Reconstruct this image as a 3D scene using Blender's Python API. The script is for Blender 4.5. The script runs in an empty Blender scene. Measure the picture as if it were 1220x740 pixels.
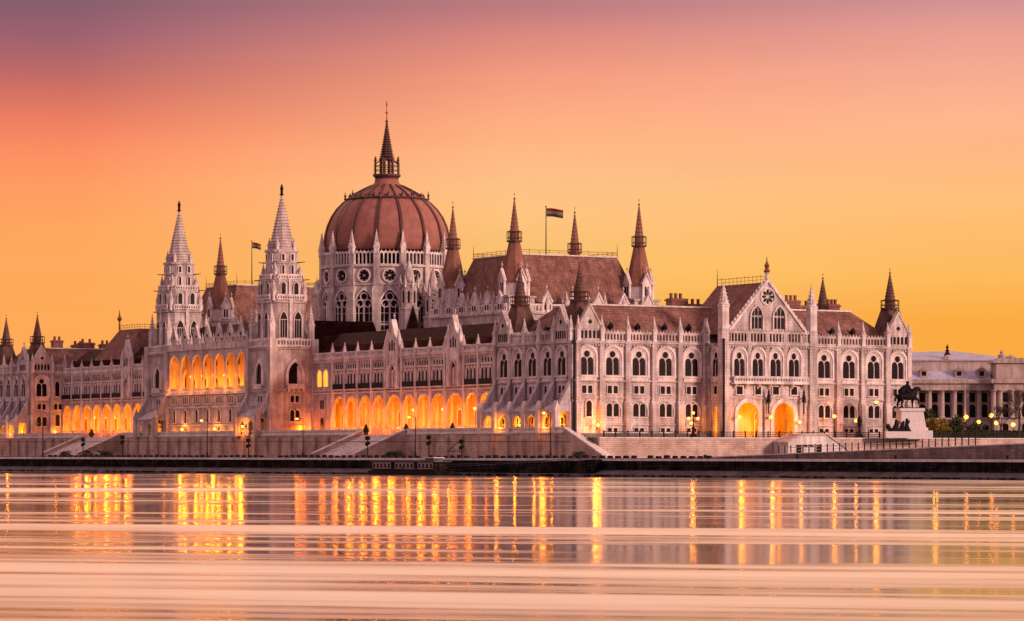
import bpy, bmesh, math, random
from mathutils import Vector, Matrix
random.seed(7)
PI = math.pi
sc = bpy.context.scene
C = sc.collection

# ------------------------------------------------------------------ camera
CAMZ, F, HY = 4.1, 3850.0, 538.0
cam = bpy.data.cameras.new('camera'); camo = bpy.data.objects.new('camera', cam); C.objects.link(camo)
camo.location = (0, 0, CAMZ); camo.rotation_euler = (PI/2, 0, 0)
cam.sensor_width = 36; cam.lens = 36*F/1220; cam.shift_y = (HY-370)/1220
cam.clip_start = 1; cam.clip_end = 20000
sc.camera = camo

# building frame: origin at the near corner, x along the end front, y along the river front
CX, CY = 11.53, 600.0
ca, sa = math.cos(PI/6), 0.5
def W(x, y, z=0): return Vector((CX+ca*x-sa*y, CY+sa*x+ca*y, z))
def lx(px, y):
    a = (px-610)/F; return (a*(CY+ca*y)-CX+sa*y)/(ca-sa*a)
def ly(px, x):
    a = (px-610)/F; return (CX+ca*x-a*(CY+sa*x))/(sa+ca*a)
def zof(py, x, y): return CAMZ+(HY-py)*W(x, y).y/F
# quay frame
QA = math.atan2(-0.767, 0.642); qc, qs = math.cos(QA), math.sin(QA)
def Q(s, t, z=0): return Vector((qc*s-qs*t, 553.9+qs*s+qc*t, z))
def qs_of(px, t):
    a = (px-610)/F; return (a*(553.9+qc*t)+qs*t)/(qc-a*qs)

# ------------------------------------------------------------------ materials
def nmat(name):
    m = bpy.data.materials.new(name); m.use_nodes = True
    nt = m.node_tree; return m, nt, nt.nodes['Principled BSDF']
def L(nt, a, b): nt.links.new(a, b)
def stone(name, c1, c2, brick=None, rough=.85, scale=.35, bump=.25, mortar=.75, bdist=.05, streak=.25, spec=.15):
    m, nt, p = nmat(name); N = nt.nodes
    tc = N.new('ShaderNodeTexCoord')
    n1 = N.new('ShaderNodeTexNoise'); n1.inputs['Scale'].default_value = scale; n1.inputs['Detail'].default_value = 6
    L(nt, tc.outputs['Object'], n1.inputs['Vector'])
    r = N.new('ShaderNodeValToRGB'); r.color_ramp.elements[0].position = .35; r.color_ramp.elements[1].position = .68
    r.color_ramp.elements[0].color = (*c1, 1); r.color_ramp.elements[1].color = (*c2, 1)
    L(nt, n1.outputs['Fac'], r.inputs['Fac'])
    col = r.outputs['Color']
    # rain streaks: noise stretched along the vertical
    mp = N.new('ShaderNodeMapping'); mp.inputs['Scale'].default_value = (1.3, 1.3, .12)
    L(nt, tc.outputs['Object'], mp.inputs['Vector'])
    n2 = N.new('ShaderNodeTexNoise'); n2.inputs['Scale'].default_value = 1.2; n2.inputs['Detail'].default_value = 4
    L(nt, mp.outputs['Vector'], n2.inputs['Vector'])
    r2 = N.new('ShaderNodeValToRGB'); r2.color_ramp.elements[0].position = .38; r2.color_ramp.elements[1].position = .62
    k = 1-streak
    r2.color_ramp.elements[0].color = (k, k*.97, k*.94, 1); r2.color_ramp.elements[1].color = (1, 1, 1, 1)
    L(nt, n2.outputs['Fac'], r2.inputs['Fac'])
    mx = N.new('ShaderNodeMix'); mx.data_type = 'RGBA'; mx.blend_type = 'MULTIPLY'; mx.inputs[0].default_value = 1
    L(nt, col, mx.inputs[6]); L(nt, r2.outputs['Color'], mx.inputs[7]); col = mx.outputs[2]
    hgt = n1.outputs['Fac']
    if brick:
        sx = N.new('ShaderNodeSeparateXYZ'); L(nt, tc.outputs['Object'], sx.inputs[0])
        ad = N.new('ShaderNodeMath'); L(nt, sx.outputs['X'], ad.inputs[0]); L(nt, sx.outputs['Y'], ad.inputs[1])
        cb = N.new('ShaderNodeCombineXYZ'); L(nt, ad.outputs[0], cb.inputs['X']); L(nt, sx.outputs['Z'], cb.inputs['Y'])
        b = N.new('ShaderNodeTexBrick'); b.inputs['Scale'].default_value = 1
        b.inputs['Brick Width'].default_value = brick[0]; b.inputs['Row Height'].default_value = brick[1]
        b.inputs['Mortar Size'].default_value = brick[2]; b.inputs['Bias'].default_value = -.1
        b.inputs['Color1'].default_value = (1, 1, 1, 1); b.inputs['Color2'].default_value = (brick[3],)*3+(1,)
        b.inputs['Mortar'].default_value = (mortar,)*3+(1,)
        L(nt, cb.outputs[0], b.inputs['Vector'])
        mb = N.new('ShaderNodeMix'); mb.data_type = 'RGBA'; mb.blend_type = 'MULTIPLY'; mb.inputs[0].default_value = 1
        L(nt, col, mb.inputs[6]); L(nt, b.outputs['Color'], mb.inputs[7]); col = mb.outputs[2]
    L(nt, col, p.inputs['Base Color'])
    p.inputs['Roughness'].default_value = rough; p.inputs['Specular IOR Level'].default_value = spec
    bp = N.new('ShaderNodeBump'); bp.inputs['Strength'].default_value = bump; bp.inputs['Distance'].default_value = bdist
    n3 = N.new('ShaderNodeTexNoise'); n3.inputs['Scale'].default_value = 2.5; n3.inputs['Detail'].default_value = 5
    L(nt, tc.outputs['Object'], n3.inputs['Vector']); L(nt, n3.outputs['Fac'], bp.inputs['Height'])
    L(nt, bp.outputs['Normal'], p.inputs['Normal'])
    return m
def plain(name, c, rough=.6, metal=0, var=.2, scale=3):
    m, nt, p = nmat(name); N = nt.nodes
    tc = N.new('ShaderNodeTexCoord'); n = N.new('ShaderNodeTexNoise'); n.inputs['Scale'].default_value = scale
    L(nt, tc.outputs['Object'], n.inputs['Vector'])
    r = N.new('ShaderNodeValToRGB'); r.color_ramp.elements[0].position = .3; r.color_ramp.elements[1].position = .7
    r.color_ramp.elements[0].color = tuple(v*(1-var) for v in c)+(1,); r.color_ramp.elements[1].color = tuple(min(1, v*(1+var)) for v in c)+(1,)
    L(nt, n.outputs['Fac'], r.inputs['Fac']); L(nt, r.outputs['Color'], p.inputs['Base Color'])
    p.inputs['Roughness'].default_value = rough; p.inputs['Metallic'].default_value = metal; p.inputs['Specular IOR Level'].default_value = .12
    return m
def glow(name, c, s):
    m, nt, p = nmat(name); p.inputs['Base Color'].default_value = (*c, 1)
    p.inputs['Emission Color'].default_value = (*c, 1); p.inputs['Emission Strength'].default_value = s
    return m
M = {}
M['stone'] = stone('pale_limestone', (.44, .375, .35), (.80, .70, .655), (1.3, .55, .04, .86), mortar=.72, streak=.32, scale=.28, bump=.5)
M['trim'] = stone('carved_limestone', (.54, .48, .45), (.88, .80, .75), None, streak=.26, scale=.5, bump=.4)
M['slope'] = stone('weathered_limestone', (.48, .43, .43), (.68, .62, .61), (.9, .45, .04, .8), streak=.35)
M['rubble'] = stone('rough_wall_stone', (.48, .35, .28), (.78, .60, .50), (.85, .36, .06, .74), mortar=.62, scale=.3, streak=.12, bump=.5)
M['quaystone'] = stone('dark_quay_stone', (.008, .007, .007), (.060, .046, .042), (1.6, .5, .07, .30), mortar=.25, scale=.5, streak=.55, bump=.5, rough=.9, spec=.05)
M['ledge'] = stone('quay_ledge_stone', (.09, .08, .085), (.18, .16, .17), (2.2, 1, .04, .8), streak=.3)
M['kerb'] = stone('pale_kerb_stone', (.68, .63, .59), (.84, .79, .74), (2.0, 1, .03, .85))
M['pave'] = stone('paving', (.16, .14, .13), (.26, .23, .21), None)
M['road'] = stone('asphalt', (.04, .038, .038), (.07, .065, .062), None)
M['ramp'] = stone('ramp_stone', (.20, .15, .13), (.36, .27, .23), (1.1, .45, .05, .7), mortar=.6)
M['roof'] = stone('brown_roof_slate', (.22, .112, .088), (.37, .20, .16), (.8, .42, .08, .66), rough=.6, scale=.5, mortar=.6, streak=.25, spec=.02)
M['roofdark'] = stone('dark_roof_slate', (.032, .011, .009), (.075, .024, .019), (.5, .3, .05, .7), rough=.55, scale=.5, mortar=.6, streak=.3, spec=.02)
M['dome'] = stone('red_dome_tile', (.265, .114, .088), (.365, .158, .122), (.6, .5, .03, .9), rough=.6, scale=.4, mortar=.85, streak=.08, bump=.15)
M['rib'] = plain('dark_rib_metal', (.10, .05, .042), .45, .2)
M['spirered'] = stone('red_spire_tile', (.24, .115, .08), (.35, .17, .12), (.4, .35, .05, .75), rough=.55, streak=.2, spec=.02)
M['copper'] = stone('weathered_turret_slate', (.13, .075, .062), (.24, .135, .108), (.5, .3, .05, .7), rough=.6, mortar=.6, spec=.02)
M['metal'] = plain('dark_iron', (.014, .011, .011), .6, 0)
M['bronze'] = plain('dark_bronze', (.010, .008, .008), .7, 0)
M['gold'] = plain('aged_gilding', (.28, .11, .05), .4, .6)
M['brick'] = stone('chimney_brick', (.22, .10, .075), (.33, .16, .12), (.3, .12, .02, .8))
M['leaf'] = plain('dark_foliage', (.045, .055, .025), .8, 0, .5, .8)
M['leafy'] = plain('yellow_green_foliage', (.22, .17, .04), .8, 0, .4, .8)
M['bark'] = plain('bark', (.06, .045, .035), .9)
M['blueroof'] = stone('blue_grey_metal_roof', (.36, .38, .50), (.48, .50, .62), None, rough=.5, streak=.2)
M['palace'] = stone('buff_palace_stone', (.42, .34, .30), (.58, .47, .42), (1.5, .5, .03, .85), streak=.3)
M['door'] = plain('brown_wood_door', (.20, .07, .03), .5)
M['lampw'] = glow('warm_lamp_glass', (1, .42, .07), 2.8)
M['winlit'] = glow('lit_window_glass', (1, .42, .04), 1.3)
M['white'] = plain('white_paint', (.60, .56, .54), .6, 0, .12)
M['flagwhite'] = plain('white_cloth', (.20, .13, .11), .8)
M['lamptint'] = stone('lamp_tinted_lining', (.55, .36, .16), (.72, .50, .25), None, streak=.3)  # recess lining: orange lamp glow put into its base colour
M['red'] = plain('red_cloth', (.16, .02, .02), .8); M['green'] = plain('green_cloth', (.03, .05, .03), .8)
m, nt, p = nmat('dark_window_glass'); p.inputs['Base Color'].default_value = (.012, .005, .005, 1); p.inputs['Roughness'].default_value = .3
p.inputs['Specular IOR Level'].default_value = .06
M['glass'] = m
m, nt, p = nmat('car_paint'); p.inputs['Base Color'].default_value = (.03, .03, .035, 1); p.inputs['Roughness'].default_value = .25; M['car'] = m

# river water: long-exposure smooth patches lie between bands roughened by the breeze
m, nt, p = nmat('river_water'); N = nt.nodes
p.inputs['Base Color'].default_value = (.035, .022, .02, 1); p.inputs['IOR'].default_value = 1.6; p.distribution = 'MULTI_GGX'
tc = N.new('ShaderNodeTexCoord')
mp = N.new('ShaderNodeMapping'); mp.vector_type = 'TEXTURE'; mp.inputs['Rotation'].default_value = (0, 0, math.radians(-16))
L(nt, tc.outputs['Object'], mp.inputs['Vector'])
sp = N.new('ShaderNodeSeparateXYZ'); L(nt, mp.outputs['Vector'], sp.inputs[0])
def math_(op, a, b=None, v=None):
    n = N.new('ShaderNodeMath'); n.operation = op
    L(nt, a, n.inputs[0])
    if b is not None: L(nt, b, n.inputs[1])
    elif v is not None: n.inputs[1].default_value = v
    return n.outputs[0]
def streaknoise(su, sv, seed, detail):
    cb = N.new('ShaderNodeCombineXYZ')
    L(nt, math_('MULTIPLY', sp.outputs['X'], v=su), cb.inputs['X']); L(nt, math_('MULTIPLY', sp.outputs['Y'], v=sv), cb.inputs['Y'])
    cb.inputs['Z'].default_value = seed
    n = N.new('ShaderNodeTexNoise'); n.inputs['Scale'].default_value = 1; n.inputs['Detail'].default_value = detail; n.inputs['Roughness'].default_value = .68
    L(nt, cb.outputs[0], n.inputs['Vector']); return n.outputs['Fac']
sm = math_('ADD', math_('MULTIPLY', streaknoise(1/170, 1/34, 3.1, 7), v=.5), math_('MULTIPLY', streaknoise(1/60, 1/6.5, 14.2, 4), v=.5))
rr = N.new('ShaderNodeValToRGB'); cr = rr.color_ramp
while len(cr.elements) < 5: cr.elements.new(.5)
for e, (q, v) in zip(cr.elements, ((.42, .11), (.493, .135), (.515, .25), (.56, .33), (.64, .42))): e.position = q; e.color = (v, v, v, 1)
far = N.new('ShaderNodeMapRange'); far.inputs['From Min'].default_value = 140; far.inputs['From Max'].default_value = 95; far.inputs['To Min'].default_value = -.012; far.inputs['To Max'].default_value = .055
sw = N.new('ShaderNodeSeparateXYZ'); L(nt, tc.outputs['Object'], sw.inputs[0]); L(nt, sw.outputs['Y'], far.inputs['Value'])
sm = math_('ADD', sm, far.outputs[0])
L(nt, sm, rr.inputs['Fac'])
bn = streaknoise(1/45, 1/5, 7.7, 2)
bp = N.new('ShaderNodeBump'); bp.inputs['Strength'].default_value = 1; bp.inputs['Distance'].default_value = .008
L(nt, bn, bp.inputs['Height']); L(nt, bp.outputs['Normal'], p.inputs['Normal']); L(nt, rr.outputs[0], p.inputs['Roughness'])
df = N.new('ShaderNodeBsdfDiffuse'); df.inputs['Color'].default_value = (.03, .018, .018, 1)
gl = N.new('ShaderNodeBsdfAnisotropic'); gl.distribution = 'BECKMANN'; gl.inputs['Color'].default_value = (1, 1, 1, 1)
fr = N.new('ShaderNodeFresnel'); fr.inputs['IOR'].default_value = 1.5; ms = N.new('ShaderNodeMixShader')
L(nt, rr.outputs[0], gl.inputs['Roughness']); L(nt, bp.outputs['Normal'], gl.inputs['Normal'])
L(nt, fr.outputs[0], ms.inputs[0]); L(nt, df.outputs[0], ms.inputs[1]); L(nt, gl.outputs[0], ms.inputs[2])
L(nt, ms.outputs[0], N['Material Output'].inputs['Surface'])
M['water'] = m

# ------------------------------------------------------------------ mesh builder
class MB:
    def __init__(s, mats='stone'):
        s.v = []; s.f = []; s.m = []; s.mats = mats if isinstance(mats, (list, tuple)) else [mats]; s.T = None; s.k = 0; s.sm = []
        s.smooth = False
    def add(s, vs, fs):
        b = len(s.v)
        for q in vs:
            q = Vector(q)
            s.v.append(s.T @ q if s.T else q)
        for f in fs: s.f.append([b+i for i in f]); s.m.append(s.k); s.sm.append(s.smooth)
    def box(s, x0, x1, y0, y1, z0, z1):
        s.add([(x0,y0,z0),(x1,y0,z0),(x1,y1,z0),(x0,y1,z0),(x0,y0,z1),(x1,y0,z1),(x1,y1,z1),(x0,y1,z1)],
              [(0,3,2,1),(4,5,6,7),(0,1,5,4),(1,2,6,5),(2,3,7,6),(3,0,4,7)])
    def frus(s, a, z0, b, z1):   # rectangles (x0,x1,y0,y1)
        x0,x1,y0,y1 = a; X0,X1,Y0,Y1 = b
        s.add([(x0,y0,z0),(x1,y0,z0),(x1,y1,z0),(x0,y1,z0),(X0,Y0,z1),(X1,Y0,z1),(X1,Y1,z1),(X0,Y1,z1)],
              [(0,3,2,1),(4,5,6,7),(0,1,5,4),(1,2,6,5),(2,3,7,6),(3,0,4,7)])
    def prism(s, pts, y0, y1):   # outline in x,z pushed along y
        n = len(pts)
        s.add([(x,y0,z) for x,z in pts]+[(x,y1,z) for x,z in pts],
              [list(range(n)), list(range(2*n-1,n-1,-1))]+[(i,(i+1)%n,n+(i+1)%n,n+i) for i in range(n)])
    def prismx(s, pts, x0, x1):  # outline in y,z pushed along x
        n = len(pts)
        s.add([(x0,y,z) for y,z in pts]+[(x1,y,z) for y,z in pts],
              [list(range(n)), list(range(2*n-1,n-1,-1))]+[(i,(i+1)%n,n+(i+1)%n,n+i) for i in range(n)])
    def prismz(s, pts, z0, z1):
        n = len(pts)
        s.add([(x,y,z0) for x,y in pts]+[(x,y,z1) for x,y in pts],
              [list(range(n)), list(range(2*n-1,n-1,-1))]+[(i,(i+1)%n,n+(i+1)%n,n+i) for i in range(n)])
    def ring(s, outer, inner, y0, y1):
        n = len(outer); V = []
        for y in (y0, y1):
            V += [(x,y,z) for x,z in outer]+[(x,y,z) for x,z in inner]
        F = []
        for i in range(n-1):
            F += [(i,i+1,n+i+1,n+i), (2*n+i,3*n+i,3*n+i+1,2*n+i+1), (i,2*n+i,2*n+i+1,i+1), (n+i,n+i+1,3*n+i+1,3*n+i)]
        for i in (0, n-1): F.append((i, n+i, 3*n+i, 2*n+i))
        s.add(V, F)
    def lathe(s, prof, n=8, cx=0, cy=0, ph=0):
        V = []; F = []
        for r, z in prof:
            for i in range(n):
                a = ph+2*PI*i/n; V.append((cx+r*math.cos(a), cy+r*math.sin(a), z))
        for k in range(len(prof)-1):
            for i in range(n):
                j = (i+1) % n; F.append((k*n+i, k*n+j, (k+1)*n+j, (k+1)*n+i))
        F.append(list(range(n))[::-1]); t = (len(prof)-1)*n; F.append([t+i for i in range(n)])
        s.add(V, F)
    def pyr(s, cx, cy, z0, w, h, n=4):
        ph = PI/4 if n == 4 else PI/8
        s.lathe([(w/2/math.cos(PI/n), z0), (.02, z0+h)], n, cx, cy, ph)
    def tube(s, pts, r, n=6):
        for a, b in zip(pts[:-1], pts[1:]):
            a = Vector(a); b = Vector(b); d = (b-a); 
            if d.length < 1e-6: continue
            q = d.to_track_quat('Z', 'Y').to_matrix()
            r0, r1 = r if isinstance(r, tuple) else (r, r)
            V = [a+q@Vector((r0*math.cos(2*PI*i/n), r0*math.sin(2*PI*i/n), 0)) for i in range(n)]
            V += [b+q@Vector((r1*math.cos(2*PI*i/n), r1*math.sin(2*PI*i/n), 0)) for i in range(n)]
            s.add(V, [(i,(i+1)%n,n+(i+1)%n,n+i) for i in range(n)]+[list(range(n))[::-1], list(range(n,2*n))])
    def mesh(s, name):
        me = bpy.data.meshes.new(name); me.from_pydata([tuple(q) for q in s.v], [], s.f)
        for q in s.mats: me.materials.append(M[q] if isinstance(q, str) else q)
        me.polygons.foreach_set('material_index', s.m); me.polygons.foreach_set('use_smooth', s.sm)
        bm = bmesh.new(); bm.from_mesh(me); bmesh.ops.recalc_face_normals(bm, faces=bm.faces); bm.to_mesh(me); bm.free()
        me.update(); return me
    def build(s, name, parent=None, loc=(0,0,0), rz=0):
        return place(name, s.mesh(name), parent, loc, rz)
def place(name, me, parent=None, loc=(0,0,0), rz=0, scale=None):
    o = bpy.data.objects.new(name, me); C.objects.link(o); o.location = loc; o.rotation_euler = (0,0,rz)
    if scale: o.scale = scale
    if parent: o.parent = parent
    return o
def empty(name, loc, rz, label, cat, group=None):
    o = bpy.data.objects.new(name, None); C.objects.link(o); o.location = loc; o.rotation_euler = (0,0,rz)
    return tag(o, label, cat, group)
def tag(o, label, cat, group=None):
    o['label'] = label; o['category'] = cat
    if group: o['group'] = group
    return o
def struct(o, kind='structure'): o['kind'] = kind; return o

def arch(w, h, kind='round', n=12, x=0, z=0):
    """outline of an opening from bottom left over the arch to bottom right"""
    a = w/2
    if kind == 'round':
        s = h-a; pts = [(x+a*math.cos(PI-PI*i/n), z+s+a*math.sin(PI*i/n)) for i in range(n+1)]
    else:
        R = w*.95; rise = math.sqrt(R*R-(R-a)**2); s = h-rise
        a1 = math.acos((R-a)/R); k = n//2
        l = [(x-a+R-R*math.cos(a1*i/k), z+s+R*math.sin(a1*i/k)) for i in range(k+1)]
        pts = l+[(2*x-q[0], q[1]) for q in l[-2::-1]]
    return [(x-a, z)]+pts+[(x+a, z)]
def archwall(m, x0, x1, z0, z1, openings, y0, y1):
    """wall panel with arched openings standing on its bottom edge; openings = [(centre, width, height, kind)]"""
    pts = [(x0, z1), (x0, z0)]
    for c, w, h, k in openings: pts += arch(w, h, k, 14, c, z0)
    pts += [(x1, z0), (x1, z1)]
    m.prism(pts, y0, y1)

# ------------------------------------------------------------------ shared window meshes (x along the wall, -y outward, origin at sill)
def win_tracery(w=3.1, h=5.0):
    m = MB(['trim', 'glass'])
    m.ring(arch(w+1.3, h+.75, n=16), arch(w+.55, h+.3, n=16), -.42, .1)
    m.ring(arch(w+.55, h+.3, n=16), arch(w, h, n=16), -.20, .1)
    m.prism(arch(w, h, n=16), -.06, .1)
    m.k = 1
    for s in (-1, 1): m.prism(arch(w*.41, h*.66, n=10, x=s*w*.24, z=.1), -.10, .1)
    m.lathe([(.0, 0), (.62, 0), (.62, .01)], 14)  # rosette disc below is rotated into place
    nb = 14*3
    for i in range(len(m.v)-nb, len(m.v)):
        q = m.v[i]; m.v[i] = Vector((q.x, -.105-q.z, h*.80+q.y))
    m.k = 0
    m.tube([(0, -.22, .1), (0, -.22, h*.52)], .10, 6)
    m.box(-w/2-.7, w/2+.7, -.55, .1, -.3, -.02)
    m.box(-w/2-.3, w/2+.3, -.34, .1, -.95, -.3)
    return m.mesh('tracery_window')
def win_pair(w=2.6, h=2.5, kind='round', hood=True):
    m = MB(['trim', 'glass'])
    for s in (-1, 1):
        if kind == 'round':
            m.ring(arch(w*.42+.3, h+.15, x=s*w*.26), arch(w*.42, h, x=s*w*.26), -.22, .1); m.k = 1
            m.prism(arch(w*.42, h, x=s*w*.26, z=.02), -.05, .1); m.k = 0
        else:
            c = s*w*.26; a = w*.19
            m.ring([(c-a-.15, -.1), (c-a-.15, h+.15), (c+a+.15, h+.15), (c+a+.15, -.1)], [(c-a, -.1), (c-a, h), (c+a, h), (c+a, -.1)], -.2, .1); m.k = 1
            m.box(c-a, c+a, -.05, .1, 0, h); m.k = 0
    if hood and kind == 'round': m.ring(arch(w+1.0, h+.55, n=14), arch(w+.7, h+.4, n=14), -.35, .1)
    m.box(-w/2-.3, w/2+.3, -.3, .1, -.25, -.11)
    return m.mesh('window')
def win_square(w=1.1, h=1.5):
    m = MB(['trim', 'glass']); m.k = 1; m.box(-w/2, w/2, -.06, .1, 0, h); m.k = 0
    m.ring([(-w/2-.2,-.02),(-w/2-.2,h+.2),(w/2+.2,h+.2),(w/2+.2,-.02)], [(-w/2,-.02),(-w/2,h),(w/2,h),(w/2,-.02)], -.25, .1)
    m.box(-w/2-.3, w/2+.3, -.32, .1, -.2, -.025)
    return m.mesh('window')
def win_tall(w=1.2, h=4, kind='pointed', lights=1):
    m = MB(['trim', 'glass']); m.k = 1; m.prism(arch(w, h, kind, z=.02), -.06, .1); m.k = 0
    m.ring(arch(w+.5, h+.3, kind), arch(w, h, kind), -.3, .1)
    for i in range(1, lights): m.box(-w/2+w*i/lights-.05, -w/2+w*i/lights+.05, -.16, 0, 0, h*.72)
    if lights > 1: m.box(-w/2, w/2, -.15, 0, h*.68, h*.68+.12)
    m.box(-w/2-.35, w/2+.35, -.35, .1, -.2, -.01)
    return m.mesh('window')
ME = dict(big=win_tracery(), small=win_pair(2.5, 1.4, 'square'), low=win_pair(2.9, 2.45), base=win_pair(2.4, .65, 'square'),
          sq=win_square(), tall=win_tall(), tall2=win_tall(1.9, 5.0, 'pointed', 3), arc1=win_tall(1.25, 3.0, 'round'), narrow=win_tall(.7, 2.6),
          gal=win_tall(1.6, 3.6, 'pointed', 3), slot=win_tall(.6, 1.5, 'round'))
def pinnacle_mesh(w=.8, hs=2.0, hp=2.2):
    m = MB('trim'); m.box(-w/2, w/2, -w/2, w/2, 0, hs); m.box(-w/2-.12, w/2+.12, -w/2-.12, w/2+.12, hs-.02, hs+.18)
    for a in range(4):
        m.T = Matrix.Rotation(a*PI/2, 4, 'Z'); m.prism([(-w/2, hs+.19), (0, hs+.19+w*.9), (w/2, hs+.19)], -w/2-.08, -w/2+.05); m.T = None
    prof = []; k = 6
    for i in range(k):
        t = i/k; r = (w*.62)*(1-t)+.06; prof += [(r, hs+.2+hp*t), (r*1.35, hs+.2+hp*(t+.06)), (r*.92, hs+.2+hp*(t+.09))]
    prof += [(.05, hs+.2+hp), (.16, hs+.2+hp+.1), (.02, hs+.2+hp+.4)]
    m.lathe(prof, 4, ph=PI/4); return m.mesh('pinnacle')
PIN = pinnacle_mesh(); PINB = pinnacle_mesh(1.5, 4.2, 4.2); PINS = pinnacle_mesh(.6, 1.2, 1.8)
def balustrade(m, x0, x1, z, h=1.75, y=-.15, pitch=.72, merl=True, t=.3):
    n = max(2, round((x1-x0)/pitch)); p = (x1-x0)/n
    m.box(x0, x1, y-t/2, y+t/2, z, z+.22); m.box(x0, x1, y-t/2-.06, y+t/2+.06, z+h-.36, z+h)
    for i in range(n+1):
        c = x0+p*i; m.box(c-.13, c+.13, y-t/2+.03, y+t/2-.03, z+.22, z+h-.36)
        if merl and i < n: m.pyr(c+p/2, y, z+h, .34, .42)
        if i < n: m.prism([(c+.13, z+h-.36), (c+.13, z+h-.6), (c+.26, z+h-.44), (c+p/2, z+h-.4), (c+p-.26, z+h-.44), (c+p-.13, z+h-.6), (c+p-.13, z+h-.36)], y-t/2+.04, y+t/2-.04)
def cornice(m, x0, x1, z=24.1, p=.55):
    m.box(x0, x1, -p*.5, .1, z, z+.25); m.box(x0, x1, -p, .1, z+.25, z+.62)
    n = int((x1-x0)/.6)
    for i in range(n): c = x0+(i+.5)*(x1-x0)/n; m.box(c-.13, c+.13, -p*.85, .05, z-.35, z+.02)
def gable(m, c, w, z, h, y0=-.35, y1=.35, rows=5, wz=None):
    m.prism([(c-w/2, z), (c, z+h), (c+w/2, z)], y0, y1)
    for s in (-1, 1):
        m.prism([(c+s*(w/2+.25), z), (c+s*(w/2-.2), z), (c, z+h-.0), (c, z+h+.55)], y0-.18, y1+.1)
        k = max(3, int(h/.9))
        for i in range(1, k):
            t = i/k; m.pyr(c+s*(w/2+.2)*(1-t), 0, z+h*t+.2, .3, .42)
    m.lathe([(.09, z+h+.4), (.09, z+h+1.1), (.3, z+h+1.3), (.09, z+h+1.5), (.02, z+h+2.0)], 6, c, 0)

ROOT = empty('parliament_building', (CX, CY, 0), PI/6, 'vast pale Gothic revival parliament with red ribbed dome and many spires on the river bank', 'parliament')
def facade(name, length, loc, rz, bounds, wins, gables=(), zbase=6.7, full=True, pier=(1.0, .55)):
    """trim layer of one front, with its windows and pinnacles as children"""
    m = MB(['stone', 'glass'])
    for z, h, p in ((9.0, .3, .25), (14.1, .25, .22), (17.15, .3, .3)): m.box(0, length, -p, .1, z, z+h)
    cornice(m, 0, length)
    m.box(0, length, -.35, .1, zbase, zbase+.9)
    for b in bounds:
        w, d = pier
        m.box(b-w/2-.15, b+w/2+.15, -d-.35, .1, zbase, 12.9); m.prismx([(-d-.35, 12.9), (-d, 13.6), (.1, 13.6), (.1, 12.9)], b-w/2-.15, b+w/2+.15)
        m.box(b-w/2, b+w/2, -d, .1, 13.6, 24.2); m.box(b-w/2-.1, b+w/2+.1, -d-.1, .1, 24.2, 24.76)
    xs = sorted(bounds)
    for a, b in zip(xs[:-1], xs[1:]):
        if any(a < g[0] < b for g in gables): continue
        balustrade(m, a+.4, b-.4, 24.75)
    for c, w, h in gables:
        m.box(c-w/2, c+w/2, -.35, .3, 24.75, 27.2); gable(m, c, w, 27.2, h)
        m.k = 1
        for i in range(5): xx = c+(i-2)*w*.17; m.prism(arch(w*.1, 1.5, x=xx, z=25.2), -.40, -.3)
        m.prism([(c-.5, 28.3), (c, 28.8), (c+.5, 28.3), (c, 27.8)], -.42, -.3)
        m.k = 0
    o = m.build(name, ROOT, loc, rz)
    for b in bounds: place('pinnacle', PIN, o, (b, -.3, 24.7))
    for c, wk in wins:
        if 'b' in wk: place('tracery_window', ME['big'], o, (c, 0, 18.3))
        if 's' in wk: place('small_window', ME['small'], o, (c, 0, 15.0))
        if 'l' in wk: place('arched_window', ME['low'], o, (c, 0, 10.65))
        if 'z' in wk: place('basement_window', ME['base'], o, (c, 0, 7.85))
    return o

# ============================ south (near) end pavilion
LP, WS = 29.6, 77.7
bodym = MB('stone')
bodym.box(0, 30, 0, LP, 5, 24.7); bodym.box(50.5, WS, 0, LP, 5, 24.7); bodym.box(30, 50.5, 3.6, LP, 5, 24.7); bodym.box(30, 50.5, -4.4, 3.6, 14.6, 24.7)
body = bodym.build('end_pavilion_wall', ROOT)
p1 = [lx(q, 0) for q in (716, 747, 778.3, 809.2, 838.8)]
w1 = [lx(q, 0) for q in (699, 729.5, 761, 792.5, 823.5)]
f1 = facade('south_front', 30, (0, 0, 0), 0, [.7]+p1+[29.3], [(w1[0], 'bs')]+[(c, 'bslz' if i > 0 else 'bslz') for i, c in enumerate(w1[1:])], [((.7+p1[0])/2, 5.2, 4.0)])
for px_ in (701,): place('arched_window', ME['arc1'], f1, (lx(px_, 0), 0, 10.6))
X0 = 50.5
p2 = [lx(q, 0) for q in (997.7, 1027, 1056.5)]
w2 = [lx(q, 0) for q in (981.5, 1011, 1040.5, 1069)]
f2 = facade('south_front', WS-X0, (X0, 0, 0), 0, [.5]+[q-X0 for q in p2]+[WS-X0-.6], [(c-X0, 'bslz') for c in w2], [(w2[3]-X0, 5.4, 4.0)])
# corner buttress on the far right
m = MB('stone'); m.box(WS-.9, WS+1.6, .2, 1.8, 6, 12); m.prism([(WS-.9, 12), (WS-.9, 18), (WS+.6, 17), (WS+1.6, 12)], .2, 1.8); m.build('corner_buttress', ROOT)
m = MB('metal'); m.tube([(-.25, -.4, 7.2), (-.25, -.4, 24.4)], .17, 8); m.box(-.5, 0, -.6, -.2, 24.2, 24.9); m.build('downpipe', ROOT)
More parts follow.
